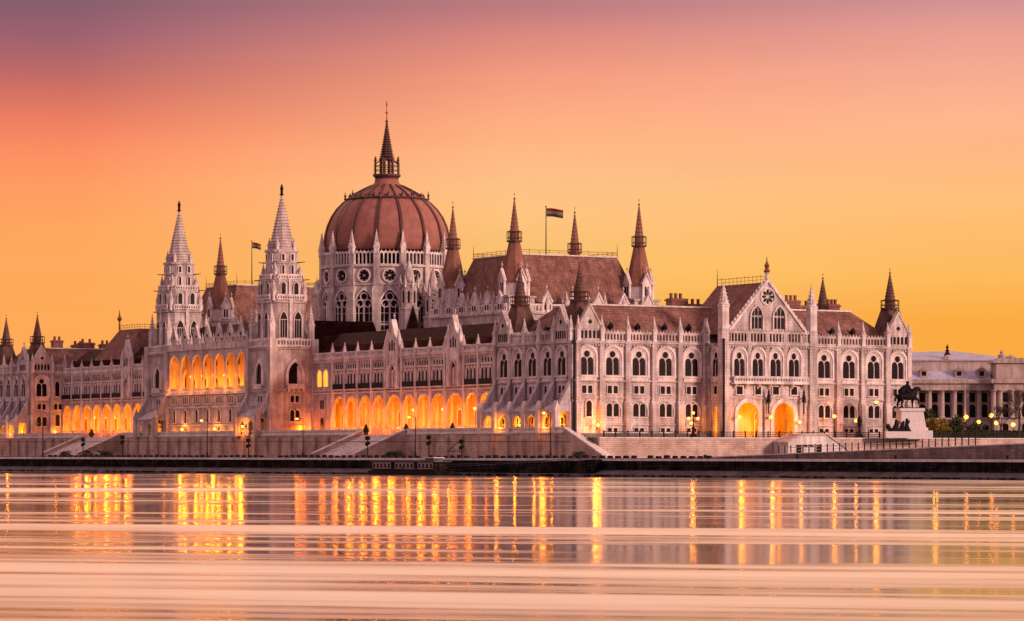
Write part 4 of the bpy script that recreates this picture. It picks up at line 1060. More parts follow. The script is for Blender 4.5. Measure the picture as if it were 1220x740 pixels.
m = MB(['ledge', 'white']); m.box(h-4.6, h-2.2, -1.0, 1.0, 2.42, 2.95); m.k = 1; m.box(h-4.9, h-1.9, -1.2, 1.2, 2.952, 3.1); m.build('wheelhouse', PB)
m = MB('metal'); 
for q in (-h+1, 0, h-1.5): m.tube([(q, -1.9, .75), (q, -1.9, 1.5)], .05, 5)
m.tube([(-h, -2.0, 1.35), (h-.5, -2.0, 1.35)], .03, 4); m.build('rail', PB)
GW = empty('gangway', Q(bs+h, 0, 0), QA, 'thin dark gangway between the pontoon and the landing ramp', 'gangway')
m = MB('metal'); m.add([(-1, -4, 1.0), (-1, -3, 1.0), (9, 1.0, 1.2), (9, 0, 1.2), (-1, -4, 1.15), (-1, -3, 1.15), (9, 1.0, 1.35), (9, 0, 1.35)], [(0,3,2,1), (4,5,6,7), (0,1,5,4), (1,2,6,5), (2,3,7,6), (3,0,4,7)])
m.tube([(-1, -4, 2.0), (9, 0, 2.2)], .04, 4); m.build('deck', GW)

# ============================ lamps
def add_light(loc, power, col=(1, .26, .008), r=.3):
    l = bpy.data.lights.new('lamp_light', 'POINT'); l.energy = power; l.color = col; l.shadow_soft_size = r
    o = bpy.data.objects.new('lamp_light', l); C.objects.link(o); o.location = loc; return o
def street_lamp(px_, top, lab, t=6.0, lit=0, arm=1):
    s = qs_of(px_, t); b = Q(s, t, 2.9); zt = CAMZ+(HY-top)*b.y/F; h = zt-2.9
    e = empty('street_lamp', b, 0, lab, 'street lamp', 'tall lamps along the quay')
    m = MB('metal'); m.lathe([(.22, 0), (.2, .9), (.11, 1.1), (.08, h)], 8); m.tube([(0, 0, h-.1), (-.5*arm, 0, h+.15), (-1.1*arm, 0, h+.1)], .06, 5); m.build('pole', e)
    m = MB(['lampw' if lit else 'ledge', 'metal']); m.lathe([(.05, h-.22), (.3, h-.1), (.34, h+.05), (.2, h+.16)], 8, -1.15*arm, 0)
    m.build('lamp_head', e)
    if lit: add_light(b+Vector((-1.15*arm, -.0, h-.7)), lit, (1, .22, .01), .3)
street_lamp(51, 505, 'tall quay lamp at the far left before the end pavilion')
street_lamp(247, 501, 'tall quay lamp in front of the middle of the loggia block', lit=380)
street_lamp(361, 499, 'tall quay lamp before the near river tower', lit=250)
street_lamp(495, 497, 'tall quay lamp in front of the lit arcade, right of the first stair', lit=120)
street_lamp(656, 492, 'tall quay lamp before the buttressed river front', lit=380)
street_lamp(1053, 479, 'tall lit lamp beside the horse statue', t=11, lit=380)
# tram overhead wire and posts
for i, (px_, top) in enumerate(((99, 521), (146, 518), (296, 522), (438, 519), (511, 518), (550, 523))):
    s = qs_of(px_, 12); b = Q(s, 12, 2.9); h = CAMZ+(HY-top)*b.y/F-2.9
    labs = ['dark signal post left of the far stair\'s middle', 'dark signal post at the foot of the near parapet of the far stair', 'dark signal post before the near river tower\'s left pier', 'dark signal post in the middle of the near stair', 'dark signal post just right of the near stair', 'dark signal post with a slanting arm before the rough wall']
    e = empty('signal_post', b, QA, labs[i], 'signal post', 'dark signal posts on the quay road')
    m = MB('metal'); m.tube([(0, 0, 0), (0, 0, h)], .1, 6); m.build('pole', e)
    m = MB('metal')
    for z, sd in ((h-.5, 1), (h-.5, -1), (h-1.4, 1), (h-1.6, -1)): m.box(sd*.15 if sd > 0 else -.6, .6 if sd > 0 else -.15, -.15, .15, z-.35, z+.35)
    m.build('signal_head', e)
    if px_ == 550: m = MB('ledge'); m.tube([(0, 0, h), (-4, 0, h-2.2)], .1, 5); m.tube([(0, 0, h-2.2), (-4, 0, h-2.2)], .07, 5); m.build('arm', e)
m = MB('metal'); a = Q(qs_of(-40, 14), 14, 0); 
pts = []
for px_ in range(-40, 700, 30): q = Q(qs_of(px_, 14), 14, 0); pts.append((q.x, q.y, CAMZ+(HY-526.3)*q.y/F))
m.tube(pts, .05, 4); o = m.build('overhead_wire'); tag(o, 'thin dark overhead tram wire running along the river wall', 'wire')
# candelabra and lantern on the square
def sqpos(px_, y=-8.2): x = lx(px_, y); return W(x, y, 6.7)
def candelabra(px_, lab, h=4.6, lit=220):
    b = sqpos(px_); e = empty('candelabra_lamp', b, 0, lab, 'candelabra lamp'); m = MB('metal')
    m.lathe([(.75, 0), (.7, .5), (.35, .8), (.3, 1.6), (.42, 1.7), (.16, 2.0), (.12, h-.6), (.25, h-.5), (.1, h-.3)], 10)
    for s in (-1, 1): m.tube([(0, 0, h-1.5), (s*.5, 0, h-1.65), (s*.85, 0, h-1.35)], .07, 5)
    m.build('column', e); g = MB('lampw'); g.smooth = True
    gm = []
    for (x, z) in ((0, h), (-.85, h-1.05), (.85, h-1.05)): g2 = MB('lampw'); g2.lathe([(.08, z-.28), (.27, z-.1), (.27, z+.08), (.1, z+.26)], 8, x, 0); g2.build('globe', e)
    if lit: add_light(b+Vector((0, -.9, h-.3)), lit, (1, .22, .01), .25)
candelabra(826, 'dark three-globe candelabra lamp by the railing, left of the projecting centre')
b = sqpos(1024); e = empty('lantern_post', b, 0, 'dark unlit lantern post by the railing, left of the statue', 'lantern post'); m = MB('metal')
m.lathe([(.8, 0), (.7, .5), (.3, .9), (.22, 2.1), (.4, 2.3), (.5, 3.2), (.65, 3.3), (.3, 3.9), (.08, 4.3)], 8); m.build('column', e)
def globe_lamp(loc, lab, h, lit, grp=None, col=(1, .22, .01), r=.36):
    e = empty('globe_lamp', loc, 0, lab, 'lamp', grp); m = MB('metal'); m.lathe([(.16, 0), (.12, .8), (.07, 1), (.06, h-.3)], 8); m.build('pole', e)
    m = MB('lampw'); m.lathe([(.1, h-r), (r, h-r*.35), (r, h+r*.35), (.12, h+r)], 10); m.build('globe', e)
    if lit: add_light(loc+Vector((0, -.6, h)), lit, col, .3)
globe_lamp(sqpos(994, -2.6), 'slim lit globe lamp on the square right of the stair house', 4.2, 480)
globe_lamp(sqpos(1020, -4), 'small lit globe lamp just behind the dark lantern post', 3.4, 350)
# wall lamps and floodlights (parts of the parliament)
wl = MB(['metal', 'lampw']); wl.box(-.1, .1, -.5, 0, -.1, .1); wl.k = 1; wl.lathe([(.1, -.3), (.34, -.1), (.34, .1), (.1, .3)], 8, 0, -.7); wl = wl.mesh('wall_lamp')
def wall_lamp(x, y, z, rz, power):
    place('wall_lamp', wl, ROOT, (x, y, z), rz); d = Vector((math.sin(rz), -math.cos(rz), 0))*1.3
    add_light(W(x+d.x, y+d.y, z), power)
wall_lamp(lx(818, 0), -.9, zof(504, lx(818, 0), 0), 0, 500)
wall_lamp(lx(878, PY)-.4, PY-.7, zof(497, lx(878, PY), PY), 0, 450)
wall_lamp((ca1+ca2)/2+.2, PY-.7, zof(497, ca1, PY), 0, 450)
wall_lamp(lx(949, PY), PY-.3, zof(503, ca2, PY), 0, 250)
wall_lamp(lx(702, 0), -.9, zof(502, 5, 0), 0, 900)
wall_lamp(lx(707, 0), -.9, 9.0, 0, 400)
# portal porch lights
for c in (ca1, ca2): add_light(W(c, -.6, 9.4), 3200, (1, .27, .006), .4); add_light(W(c, -3.4, 12.0), 250, (1, .27, .006), .4)
add_light(W(31.8, -2.5, 9), 350)
# floodlights in the arcades
fl = MB(['metal', 'lampw']); fl.box(-.3, .3, -.2, .2, 0, .15); fl.k = 1; fl.box(-.25, .25, -.15, .15, .152, .3); fl = fl.mesh('floodlight')
def arcade_lights(y0, y1, piers, power, out=.95):
    xs = sorted([y0]+piers+[y1])
    for i, (a, b) in enumerate(zip(xs[:-1], xs[1:])):
        if b-a < 2.5: continue
        c = (a+b)/2
        place('floodlight', fl, ROOT, (XW+1.4, c+random.uniform(-1, 1), 8.81))
        p_ = power*random.choice((.55, .8, 1.1, 1.6))
        add_light(W(XW+2.3, c, 9.8), p_*.8); add_light(W(XW+3.2, c, 12.6), p_*.25)
        if i % 2 == 0: place('wall_lamp', wl, ROOT, (XW+5.2, c, 12.9), -PI/2)
        if not (y1 > 250 and i >= len(xs)-3): add_light(W(XW-3.0, c+(b-a)*.4, 9.2), power*out*.75, (1, .17, .003), .7)
arcade_lights(LP, YT0, pS+[37.6], 1150)
arcade_lights(TN1, YN, pN, 1250, .45)
for c in lc:
    y = YL1-c
    add_light(W(XL-1.5, y+2.9, 18.4), 160)
    add_light(W(XL+2.4, y, 19.4), 1000, (1, .28, .008)); add_light(W(XL+3.4, y, 21.4), 90, (1, .27, .006))
    place('wall_lamp', wl, ROOT, (XL+4.8, y, 21.6), -PI/2)
for q in (213, 252): y = ly(q, -3.3); wall_lamp(XL-.2, y, 9.2, -PI/2, 800)
for q in (200, 226, 240, 268, 283): y = ly(q, -3.3); add_light(W(XL-1.1, y, 8.5), 150)
wall_lamp(-1.2-3.4, 132.5, 9.6, -PI/2, 700); add_light(W(-5.5, 135.5, 9), 250)
add_light(W(-2.4, 188, 9.2), 200)
# ambulatory of both river fronts
for y0_ in (0, YN):
    for q, pw in ((5, 1100), (11.5, 700), (19.5, 1200), (25.5, 350)):
        add_light(W(-1.7, y0_+q, 9.4), pw)
    for q in (4.2, 21): add_light(W(-4.6, y0_+q, 9.2), 420)
wall_lamp(6.5, YN-.3, 9.2, 0, 220)

# ============================ horse statue and pedestal
SX, SY = lx(1085, -12), -12
SZ = 6.7
PD_ = empty('statue_pedestal', W(SX, SY, SZ), PI/12, 'stepped white stone pedestal under the dark horse statue', 'pedestal')
Y_ = W(SX, SY).y; k_ = Y_/F
def zz(py): return CAMZ+(HY-py)*k_-SZ
m = MB('white')
m.box(-4.4, 3.7, -2.2, 2.2, -.2, zz(513)); m.box(-3.9, 2.9, -1.8, 1.8, zz(513), zz(509.5)); m.frus((-2.6, 2.6, -1.5, 1.5), zz(509.5), (-2.4, 2.1, -1.3, 1.3), zz(490)); m.box(-2.8, 2.3, -1.6, 1.6, zz(490), zz(486.5))
m.build('plinth', PD_)
bpy.context.view_layer.update()
def skin(name, nodes, edges, parent, mat, sub=2):
    me = bpy.data.meshes.new(name); me.from_pydata([n[0] for n in nodes], edges, []); o = bpy.data.objects.new(name, me); C.objects.link(o)
    md = o.modifiers.new('skin', 'SKIN'); md.use_smooth_shade = True
    for i, n in enumerate(nodes):
        me.skin_vertices[0].data[i].radius = (n[1]*1.4, n[1]*1.4)
    me.skin_vertices[0].data[0].use_root = True
    s = o.modifiers.new('sub', 'SUBSURF'); s.levels = sub; s.render_levels = sub
    bpy.context.view_layer.update()
    dg = bpy.context.evaluated_depsgraph_get(); ev = bpy.data.meshes.new_from_object(o.evaluated_get(dg)); ev.name = name
    bpy.data.objects.remove(o); ev.materials.clear(); ev.materials.append(M[mat])
    for p in ev.polygons: p.use_smooth = True
    q = place(name, ev, parent); return q
HS = empty('horse_statue', W(SX-.7, SY, SZ+zz(486.3)), PI/12, 'dark bronze equestrian statue, rider on a walking horse, on the white pedestal', 'statue')
# horse faces right (+x)
nodes = [((-1.2, 0, 2.35), .68), ((-.2, 0, 2.25), .62), ((.8, 0, 2.4), .66), ((1.3, 0, 3.0), .52), ((1.6, 0, 3.65), .38), ((2.0, 0, 3.75), .27), ((2.45, 0, 3.3), .18),
  ((-1.6, .35, 2.0), .38), ((-1.5, .35, 1.3), .20), ((-1.85, .35, .75), .12), ((-1.75, .35, .12), .13),
  ((-1.5, -.35, 2.0), .38), ((-1.1, -.35, 1.3), .20), ((-1.35, -.35, .75), .12), ((-1.1, -.35, .12), .13),
  ((1.05, .32, 1.9), .28), ((1.0, .32, 1.1), .15), ((1.02, .32, .55), .10), ((1.05, .32, .12), .12),
  ((1.2, -.32, 1.95), .28), ((1.85, -.32, 1.55), .15), ((1.95, -.32, 1.0), .10), ((1.7, -.32, .8), .11),
  ((-1.85, 0, 2.5), .2), ((-2.3, 0, 2.0), .17), ((-2.5, 0, 1.2), .12)]
edges = [(0,1),(1,2),(2,3),(3,4),(4,5),(5,6),(0,7),(7,8),(8,9),(9,10),(0,11),(11,12),(12,13),(13,14),(2,15),(15,16),(16,17),(17,18),(2,19),(19,20),(20,21),(21,22),(0,23),(23,24),(24,25)]
skin('horse', nodes, edges, HS, 'bronze')
nodes = [((-.25, 0, 3.0), .55), ((-.2, 0, 3.7), .5), ((-.1, 0, 4.2), .34), ((-.08, 0, 4.5), .14), ((0, 0, 4.85), .22), ((0, 0, 5.1), .2),
  ((.1, .45, 2.9), .24), ((.45, .62, 2.3), .17), ((.35, .62, 1.6), .12), ((.6, .62, 1.5), .1), ((.1, -.45, 2.9), .24), ((.45, -.62, 2.3), .17), ((.35, -.62, 1.6), .12), ((.6, -.62, 1.5), .1),
  ((0, .5, 4.0), .16), ((.3, .6, 3.5), .12), ((.8, .25, 3.5), .09), ((0, -.5, 4.0), .16), ((.3, -.6, 3.5), .12), ((.8, -.25, 3.5), .09),
  ((-.55, 0, 3.9), .42), ((-1.05, 0, 3.2), .55), ((-1.6, 0, 2.5), .5)]
edges = [(0,1),(1,2),(2,3),(3,4),(4,5),(0,6),(6,7),(7,8),(8,9),(0,10),(10,11),(11,12),(12,13),(2,14),(14,15),(15,16),(2,17),(17,18),(18,19),(1,20),(20,21),(21,22)]
skin('rider', nodes, edges, HS, 'bronze')
m = MB('bronze'); m.box(-2.2, 2.1, -.8, .8, -.0, .12); m.build('base_plate', HS)
HS.scale = (1.08, 1.08, 1.03)
BG = empty('bronze_group', W(lx(1070, -14.5), -14.5, 6.7), PI/12, 'dark bronze figure group low in front of the pedestal\'s left side', 'sculpture')
random.seed(5)
nodes = []; edges = []
def fig(x, y, h, lean, arm):
    b = len(nodes)
    for q in (((x, y, 1.3), .34), ((x+lean*.5, y, 1.3+h*.35), .36), ((x+lean, y, 1.3+h*.7), .22), ((x+lean*1.1, y, 1.3+h), .2),
              ((x+.7, y-.2, 1.25), .24), ((x+.9, y-.3, .9), .16), ((x+lean+arm*.6, y-.1, 1.3+h*.6), .13), ((x+lean+arm, y-.1, 1.3+h*.85), .1)): nodes.append(q)
    edges.extend([(b, b+1), (b+1, b+2), (b+2, b+3), (b, b+4), (b+4, b+5), (b+2, b+6), (b+6, b+7)])
    return b
f0 = fig(-1.9, -.2, 1.5, -.2, -.5); f1 = fig(-.6, 0, 2.3, .2, .7); f2 = fig(.8, .1, 2.0, .3, -.6); f3 = fig(1.7, 0, 2.5, .1, .5)
edges += [(f0, f1), (f1, f2), (f2, f3)]
skin('figures', nodes, edges, BG, 'bronze')
m = MB('white'); m.box(-2.9, 2.9, -1, 1, 0, 1.25); m.build('plinth', BG)

# ============================ palace on the right
PYY = 800.0; k2 = PYY/F
def pX(px_): return (px_-1085)*k2
def pz(py): return CAMZ+(HY-py)*k2
PAL = empty('palace', ((1085-610)*k2, PYY, 0), 0, 'neoclassical buff stone palace with columns and lilac grey roofs behind the trees', 'palace')
XR = pX(1182)
m = MB('palace'); m.box(-12, XR, 2.2, 30, 5, pz(457)); m.box(-12, XR, 0, 2.2, 5, pz(498)); m.box(-12, XR, -.2, 2.2, pz(465), pz(457)); m.box(-12, XR, -.9, 2.4, pz(457), pz(455)); m.box(-12, XR, -.5, 2.4, pz(455)+.003, pz(452))
m.box(-12, XR+1, -.25, 0, pz(500), pz(498)); m.box(-12, XR+10, 12, 30, 15, pz(429)); m.box(-12, XR+10, 11.6, 30, pz(429), pz(427.5)); m.build('palace_wall', PAL)
cm = MB('palace'); cm.lathe([(.85, pz(498)), (.85, pz(498)+.3), (.66, pz(498)+.5), (.58, pz(467.5)), (.85, pz(466.2)), (.9, pz(465))], 16); cm = cm.mesh('column')
for px_ in (1092, 1107.5, 1122.8, 1137.6, 1152.6, 1167.4): place('column', cm, PAL, (pX(px_), .95, 0))
wm1 = MB(['palace', 'glass']); wm1.k = 1; wm1.prism(arch(1.5, 3.2), -.05, .1); wm1.k = 0; wm1.ring(arch(2.1, 3.5), arch(1.5, 3.2), -.2, .1); wm1 = wm1.mesh('window')
wm2 = MB(['palace', 'glass']); wm2.k = 1; wm2.box(-.7, .7, -.05, .1, 0, 2.3); wm2.k = 0; wm2.ring([(-1, -.1), (-1, 2.6), (1, 2.6), (1, -.1)], [(-.7, -.1), (-.7, 2.3), (.7, 2.3), (.7, -.1)], -.2, .1); wm2 = wm2.mesh('window')
for px_ in (1100, 1115, 1130, 1145, 1160, 1174.5): place('window', wm1, PAL, (pX(px_), 2.2, pz(497))); place('window', wm2, PAL, (pX(px_), 2.2, pz(479)))
for px_ in (1100, 1115, 1130, 1145, 1160, 1174.5): place('window', wm1, PAL, (pX(px_), 0, pz(520)), 0, (1, 1, .9))
m = MB('palace'); X1 = XR+22; m.box(XR, X1, -4, 30, 5, pz(457)); m.box(XR-.8, X1+.8, -4.8, 4, pz(457), pz(452)); m.box(XR+.5, X1-.5, -3.4, 6, pz(452), pz(433)); m.box(XR-.2, X1, -4.1, 6, pz(433), pz(431)); m.prism([(XR-.2, pz(431)), (XR+1.5, pz(427)), (X1-1.5, pz(427)), (X1, pz(431))], -4, 5)
m.lathe([(.9, pz(429)), (.9, pz(425)), (1.1, pz(424)), (.4, pz(422)), (.5, pz(420)), (.15, pz(417.5))], 8, pX(1192), -2); m.lathe([(.8, pz(429)), (1.4, pz(426)), (.5, pz(424)), (.1, pz(423))], 8, pX(1203), -2)
m.build('palace_corner_pavilion', PAL)
for px_ in (1180.5, 1188, 1202, 1211, 1226): place('column', cm, PAL, (pX(px_), -4.4, 0))
for px_ in (1195, 1218): place('window', wm1, PAL, (pX(px_), -4, pz(497))); place('window', wm2, PAL, (pX(px_), -4, pz(479))); place('window', wm1, PAL, (pX(px_), -4, pz(520)))
m = MB('blueroof'); m.prismx([(1.2, pz(452)+.01), (4.4, pz(441.5)), (12, pz(441)), (12, pz(452)+.01)], -12, XR); m.build('mansard_roof', PAL)
dm = MB(['palace', 'glass']); dm.box(-1.0, 1.0, -.6, 2, 0, 1.7); dm.prism([(-1.3, 1.7), (0, 2.5), (1.3, 1.7)], -.8, 2); dm.k = 1; dm.box(-.55, .55, -.65, -.6, .3, 1.4); dm = dm.mesh('dormer')
for px_ in (1102, 1144, 1171): place('dormer', dm, PAL, (pX(px_), 2.4, pz(449)))
m = MB(['blueroof', 'palace', 'metal']); m.add([(-14, 11.5, pz(427.4)), (XR+11, 11.5, pz(427.4)), (XR+11, 32, pz(427.4)), (-14, 32, pz(427.4)), (-5, 22, pz(417)), (pX(1150), 22, pz(415)), ], [(0,1,5,4), (1,2,5), (2,3,4,5), (3,0,4), (3,2,1,0)])
m.k = 1; c = pX(1137); m.lathe([(1.6, pz(427)), (1.2, pz(424)), (.9, pz(423.5)), (.8, pz(421))], 8, c, 13); m.k = 2; m.lathe([(.9, pz(421)), (.3, pz(417)), (.6, pz(416)), (.15, pz(414)), (.4, pz(412.5)), (.03, pz(408))], 8, c, 13)
m.build('hipped_roof', PAL)
m = MB('palace'); m.lathe([(.28, 0), (.2, 1), (.15, 12)], 8); b = Vector(((1149.5-610)/F*700, 700, 6.7)); e = m.build('tall_mast', None, b); tag(e, 'pale bare mast standing in front of the palace columns', 'mast')

# trees and hedges
def leafclump(m, c, r, n, size):
    for _ in range(n):
        v = Vector((random.gauss(0, 1), random.gauss(0, 1), random.gauss(0, 1))); v = v.normalized()*r*random.random()**.4
        q = Vector(c)+Vector((v.x, v.y, v.z*.85)); a = Vector((random.gauss(0,1), random.gauss(0,1), random.gauss(0,1))).normalized(); b = a.orthogonal().normalized(); cc = a.cross(b)
        s = size*random.uniform(.6, 1.3); m.add([q-b*s, q+cc*s*.6, q+b*s, q-cc*s*.6], [(0,1,2,3)])
def tree(px_, Y, h, r, lab, mat='leaf', n=900, low=.25):
    b = Vector(((px_-610)/F*Y, Y, 6.7)); e = empty('tree', b, 0, lab, 'tree'); t = MB('bark'); t.tube([(0,0,0), (.1,0,h*.35), (0,0,h*.7)], (.22, .12), 7)
    for i in range(6): a = i*1.1; t.tube([(0,0,h*.35), (r*.5*math.cos(a), r*.5*math.sin(a), h*(.55+.06*i))], (.1, .04), 5)
    t.build('trunk', e); c = MB(mat)
    for i in range(9):
        a = random.uniform(0, 2*PI); rr = r*random.uniform(.1, .65); leafclump(c, (rr*math.cos(a), rr*math.sin(a), h*random.uniform(low+.15, .85)), r*random.uniform(.3, .5), n//9, .28)
    c.build('crown', e)
random.seed(21)
tree(1106, 690, 6.8, 3.4, 'dark bushy tree just right of the pedestal', n=1300)
tree(1112, 655, 4.4, 2.4, 'low yellow-green bush lit by a lamp beside the pedestal', 'leafy', 1000, .1)
tree(1122, 652, 4.2, 2.2, 'yellow lit shrub right of the lit bush', 'leafy', 800, .1)
tree(1138, 700, 5.0, 3.2, 'dark shrub tree left of the pale mast', n=1000)
tree(1160, 712, 3.8, 2.6, 'small dark shrub tree right of the pale mast', n=800, low=.1)
def bare_tree(px_, Y, h, lab):
    b = Vector(((px_-610)/F*Y, Y, 6.7)); e = empty('bare_tree', b, 0, lab, 'tree'); t = MB('bark'); br = MB('bark')
    t.tube([(0,0,0), (.1,.1,h*.35)], (.25, .17), 7); t.build('trunk', e)
    def grow(p, d, ln, r, k):
        q = p+d*ln; br.tube([p, q], (r, r*.65), 4)
        if k == 0: return
        for _ in range(3):
            nd = (d+Vector((random.gauss(0, .45), random.gauss(0, .45), random.gauss(.1, .3)))).normalized(); grow(q, nd, ln*random.uniform(.62, .85), r*.62, k-1)
    for _ in range(4): grow(Vector((.1, .1, h*.33)), Vector((random.gauss(0, .4), random.gauss(0, .4), 1)).normalized(), h*.2, .12, 5)
    br.build('crown', e)
bare_tree(1192, 660, 7.5, 'bare branched tree before the palace corner')
bare_tree(1214, 640, 10.5, 'taller bare branched tree at the right edge of the photo')
h_ = MB('leaf')
for i in range(5200):
    q = Vector((random.uniform(0, 26), random.uniform(-.7, .7), random.uniform(0, 1.6)**1)); a = Vector((random.gauss(0,1), random.gauss(0,1), random.gauss(0,1))).normalized(); b_ = a.orthogonal().normalized(); cc = a.cross(b_); s = .17
    h_.add([q-b_*s, q+cc*s, q+b_*s, q-cc*s], [(0,1,2,3)])
h_.box(.2, 25.8, -.5, .5, 0, 1.3)
o = h_.build('hedge', None, Vector(((1100-610)/F*645, 645, 6.7)), .1); tag(o, 'long low dark clipped hedge behind the right end of the wall', 'hedge')
# palace street lamps
for px_, py_, Y, lab in ((1151, 497, 700, 'lit globe lamp next to the pale mast'), (1166, 503, 740, 'lit globe lamp between the mast and the palace corner'), (1181, 495, 700, 'lit globe lamp under the palace corner, the higher of its neighbours'), (1187, 504, 740, 'lit globe lamp half hidden by the bare tree'), (1207, 506, 720, 'lit globe lamp at the right edge below the taller bare tree')):
    b = Vector(((px_-610)/F*Y, Y, 6.7)); globe_lamp(b, lab, CAMZ+(HY-py_)*Y/F-6.7, 160, 'lit lamps before the palace', r=.5)
add_light(Vector(((1113-610)/F*648, 646, 9.5)), 420, (1, .34, .03), .5)

# flags
def flag(px_, top, x, y, z0, lab, w=3.6, hh=1.8):
    zt = zof(top, x, y); e = empty('flagpole', W(x, y, z0), 0, lab, 'flagpole', 'roof flagpoles'); h = zt-z0
    m = MB('metal'); m.tube([(0,0,0), (0,0,h)], (.14, .07), 6); m.lathe([(.16, h), (.16, h+.2), (.02, h+.35)], 6); m.build('pole', e)
    f = MB(['red', 'flagwhite', 'green']); n = 10
    for k in range(3):
        f.k = k
        for i in range(n):
            def P(i, j): t = i/n; return (.1+w*t, .25*math.sin(t*7)*(.3+t), h-.2-hh*j/3-.3*t+.1*math.sin(t*5))
            f.add([P(i, k), P(i+1, k), P(i+1, k+1), P(i, k+1)], [(0,1,2,3)])
    f.build('flag', e)
x_ = 44; y_ = ly(650.5, x_); flag(650, 247, x_, y_, 45.9, 'flagpole with a waving flag on the big roof right of the dome')
x_ = 44; y_ = ly(300, x_); flag(300, 288, x_, y_, 45.9, 'flagpole with a small flag between the two river towers', 2.2, 1.5)

# topiary cones on the terrace, parked car
random.seed(4)
for px_, lab in ((436, 'small dark clipped cone shrub at the top left of the near stair'), (484, 'small dark clipped cone shrub at the top right of the near stair'), (539, 'small dark clipped cone shrub before the lit arcade near the buttressed front'), (109, 'small dark clipped cone shrub at the top of the far stair')):
    y = ly(px_, TX+1.6); e = empty('cone_shrub', W(TX+1.6, y, 7.5), 0, lab, 'shrub', 'clipped cone shrubs on the terrace')
    m = MB('ledge'); m.lathe([(.4, 0), (.5, .6), (.42, .6)], 10); m.build('pot', e); m = MB('leaf')
    for i in range(260):
        z = random.random(); a = random.uniform(0, 2*PI); r = .75*(1-z)+.05; q = Vector((r*math.cos(a), r*math.sin(a), .6+1.6*z)); b_ = Vector((random.gauss(0,1), random.gauss(0,1), random.gauss(0,1))).normalized(); cc = b_.orthogonal()
        m.add([q-b_*.12, q+cc*.12, q+b_*.12], [(0,1,2)])
    m.lathe([(.6, .6), (.05, 2.0)], 8); m.build('foliage', e)
random.seed(9)
for px_, w, lab in ((118, 3.4, 'low dark bush at the foot of the far stair'), (128, 2.6, 'small bush between the far stair and the signal post'), (78, 3.0, 'low dark bush on the quay road right of the far left lamp'), (475, 3.2, 'low reddish dark bush below the near stair\'s right parapet'), (465, 2.2, 'smaller bush at the foot of the near stair\'s parapet'), (690, 2.6, 'low dark bush at the foot of the corner stair')):
    m = MB('leaf'); 
    for i in range(3): leafclump(m, ((i-1)*w*.3, 0, .6), w*.32, 220, .14)
    s = qs_of(px_, 18); o = m.build('bush', None, Q(s, 18, 2.9), QA); tag(o, lab, 'bush')
s = qs_of(109, 9); cb = empty('parked_car', Q(s, 9, 2.9), QA, 'dark parked car at the foot of the far stair', 'car')
m = MB('car'); m.prism([(-2.2, .3), (-2.2, .85), (-1.5, .95), (-.9, 1.4), (.7, 1.42), (1.3, .95), (2.1, .8), (2.2, .3)], -.85, .85); m.build('body', cb)
m = MB('glass'); m.prism([(-1.35, .98), (-.86, 1.34), (.66, 1.36), (1.15, .98)], -.87, .87); m.build('window', cb)
wh = MB('metal'); wh.T = Matrix.Rotation(PI/2, 4, 'X'); wh.lathe([(.32, -.1), (.32, .1)], 14); wh = wh.mesh('wheel')
for x in (-1.35, 1.35):
    for y in (-.8, .8): place('wheel', wh, cb, (x, y, .32))

# ------------------------------------------------------------------ world and sun
w = bpy.data.worlds.new('World'); sc.world = w; w.use_nodes = True; nt = w.node_tree; N = nt.nodes
bg = N['Background']
tc = N.new('ShaderNodeTexCoord'); sp = N.new('ShaderNodeSeparateXYZ'); L(nt, tc.outputs['Generated'], sp.inputs[0])
def lin(c): return tuple(((v/255)/12.92 if v/255 <= .04045 else ((v/255+.055)/1.055)**2.4) for v in c)
def ramp(stops):
    r = N.new('ShaderNodeValToRGB'); cr = r.color_ramp; cr.interpolation = 'LINEAR'
    while len(cr.elements) < len(stops): cr.elements.new(.5)
    for e, (p, c) in zip(cr.elements, stops): e.position = p; e.color = (*lin(c), 1)
    return r
def el(py): return (HY-py)/F/.4      # ramp position: elevation sine over 0.4
E = N.new('ShaderNodeMath'); E.operation = 'DIVIDE'; E.inputs[1].default_value = .4; L(nt, sp.outputs['Z'], E.inputs[0])
high = [(.40, (216, 142, 138)), (.49, (252, 186, 142)), (.85, (255, 196, 156)), (1.0, (245, 190, 176))]
RL_ = ramp([(0, (252, 160, 78)), (el(372), (252, 167, 84)), (el(280), (250, 162, 88)), (el(230), (250, 152, 92)), (el(185), (250, 138, 92)), (el(155), (238, 124, 92)), (el(120), (212, 110, 94)), (el(90), (184, 98, 97)), (el(50), (152, 90, 106)), (el(10), (130, 86, 104))]+high)
RC_ = ramp([(0, (250, 172, 80)), (el(383), (249, 175, 78)), (el(330), (248, 190, 100)), (el(223), (252, 192, 132)), (el(153), (252, 172, 126)), (el(93), (242, 152, 122)), (el(50), (220, 134, 122)), (el(12), (186, 118, 122))]+high)
RR_ = ramp([(0, (248, 160, 55)), (el(383), (249, 168, 62)), (el(330), (250, 182, 88)), (el(240), (252, 188, 118)), (el(153), (253, 178, 136)), (el(93), (244, 168, 142)), (el(50), (230, 156, 142)), (el(12), (208, 142, 142))]+high)
for r in (RL_, RC_, RR_): L(nt, E.outputs[0], r.inputs['Fac'])
az = N.new('ShaderNodeMath'); az.operation = 'DIVIDE'; L(nt, sp.outputs['X'], az.inputs[0]); L(nt, sp.outputs['Y'], az.inputs[1])
def mr(a, b, src):
    n = N.new('ShaderNodeMapRange'); n.inputs['From Min'].default_value = a; n.inputs['From Max'].default_value = b; L(nt, src, n.inputs['Value']); return n.outputs[0]
m1 = N.new('ShaderNodeMix'); m1.data_type = 'RGBA'; L(nt, mr(-.135, 0, az.outputs[0]), m1.inputs[0]); L(nt, RL_.outputs[0], m1.inputs[6]); L(nt, RC_.outputs[0], m1.inputs[7])
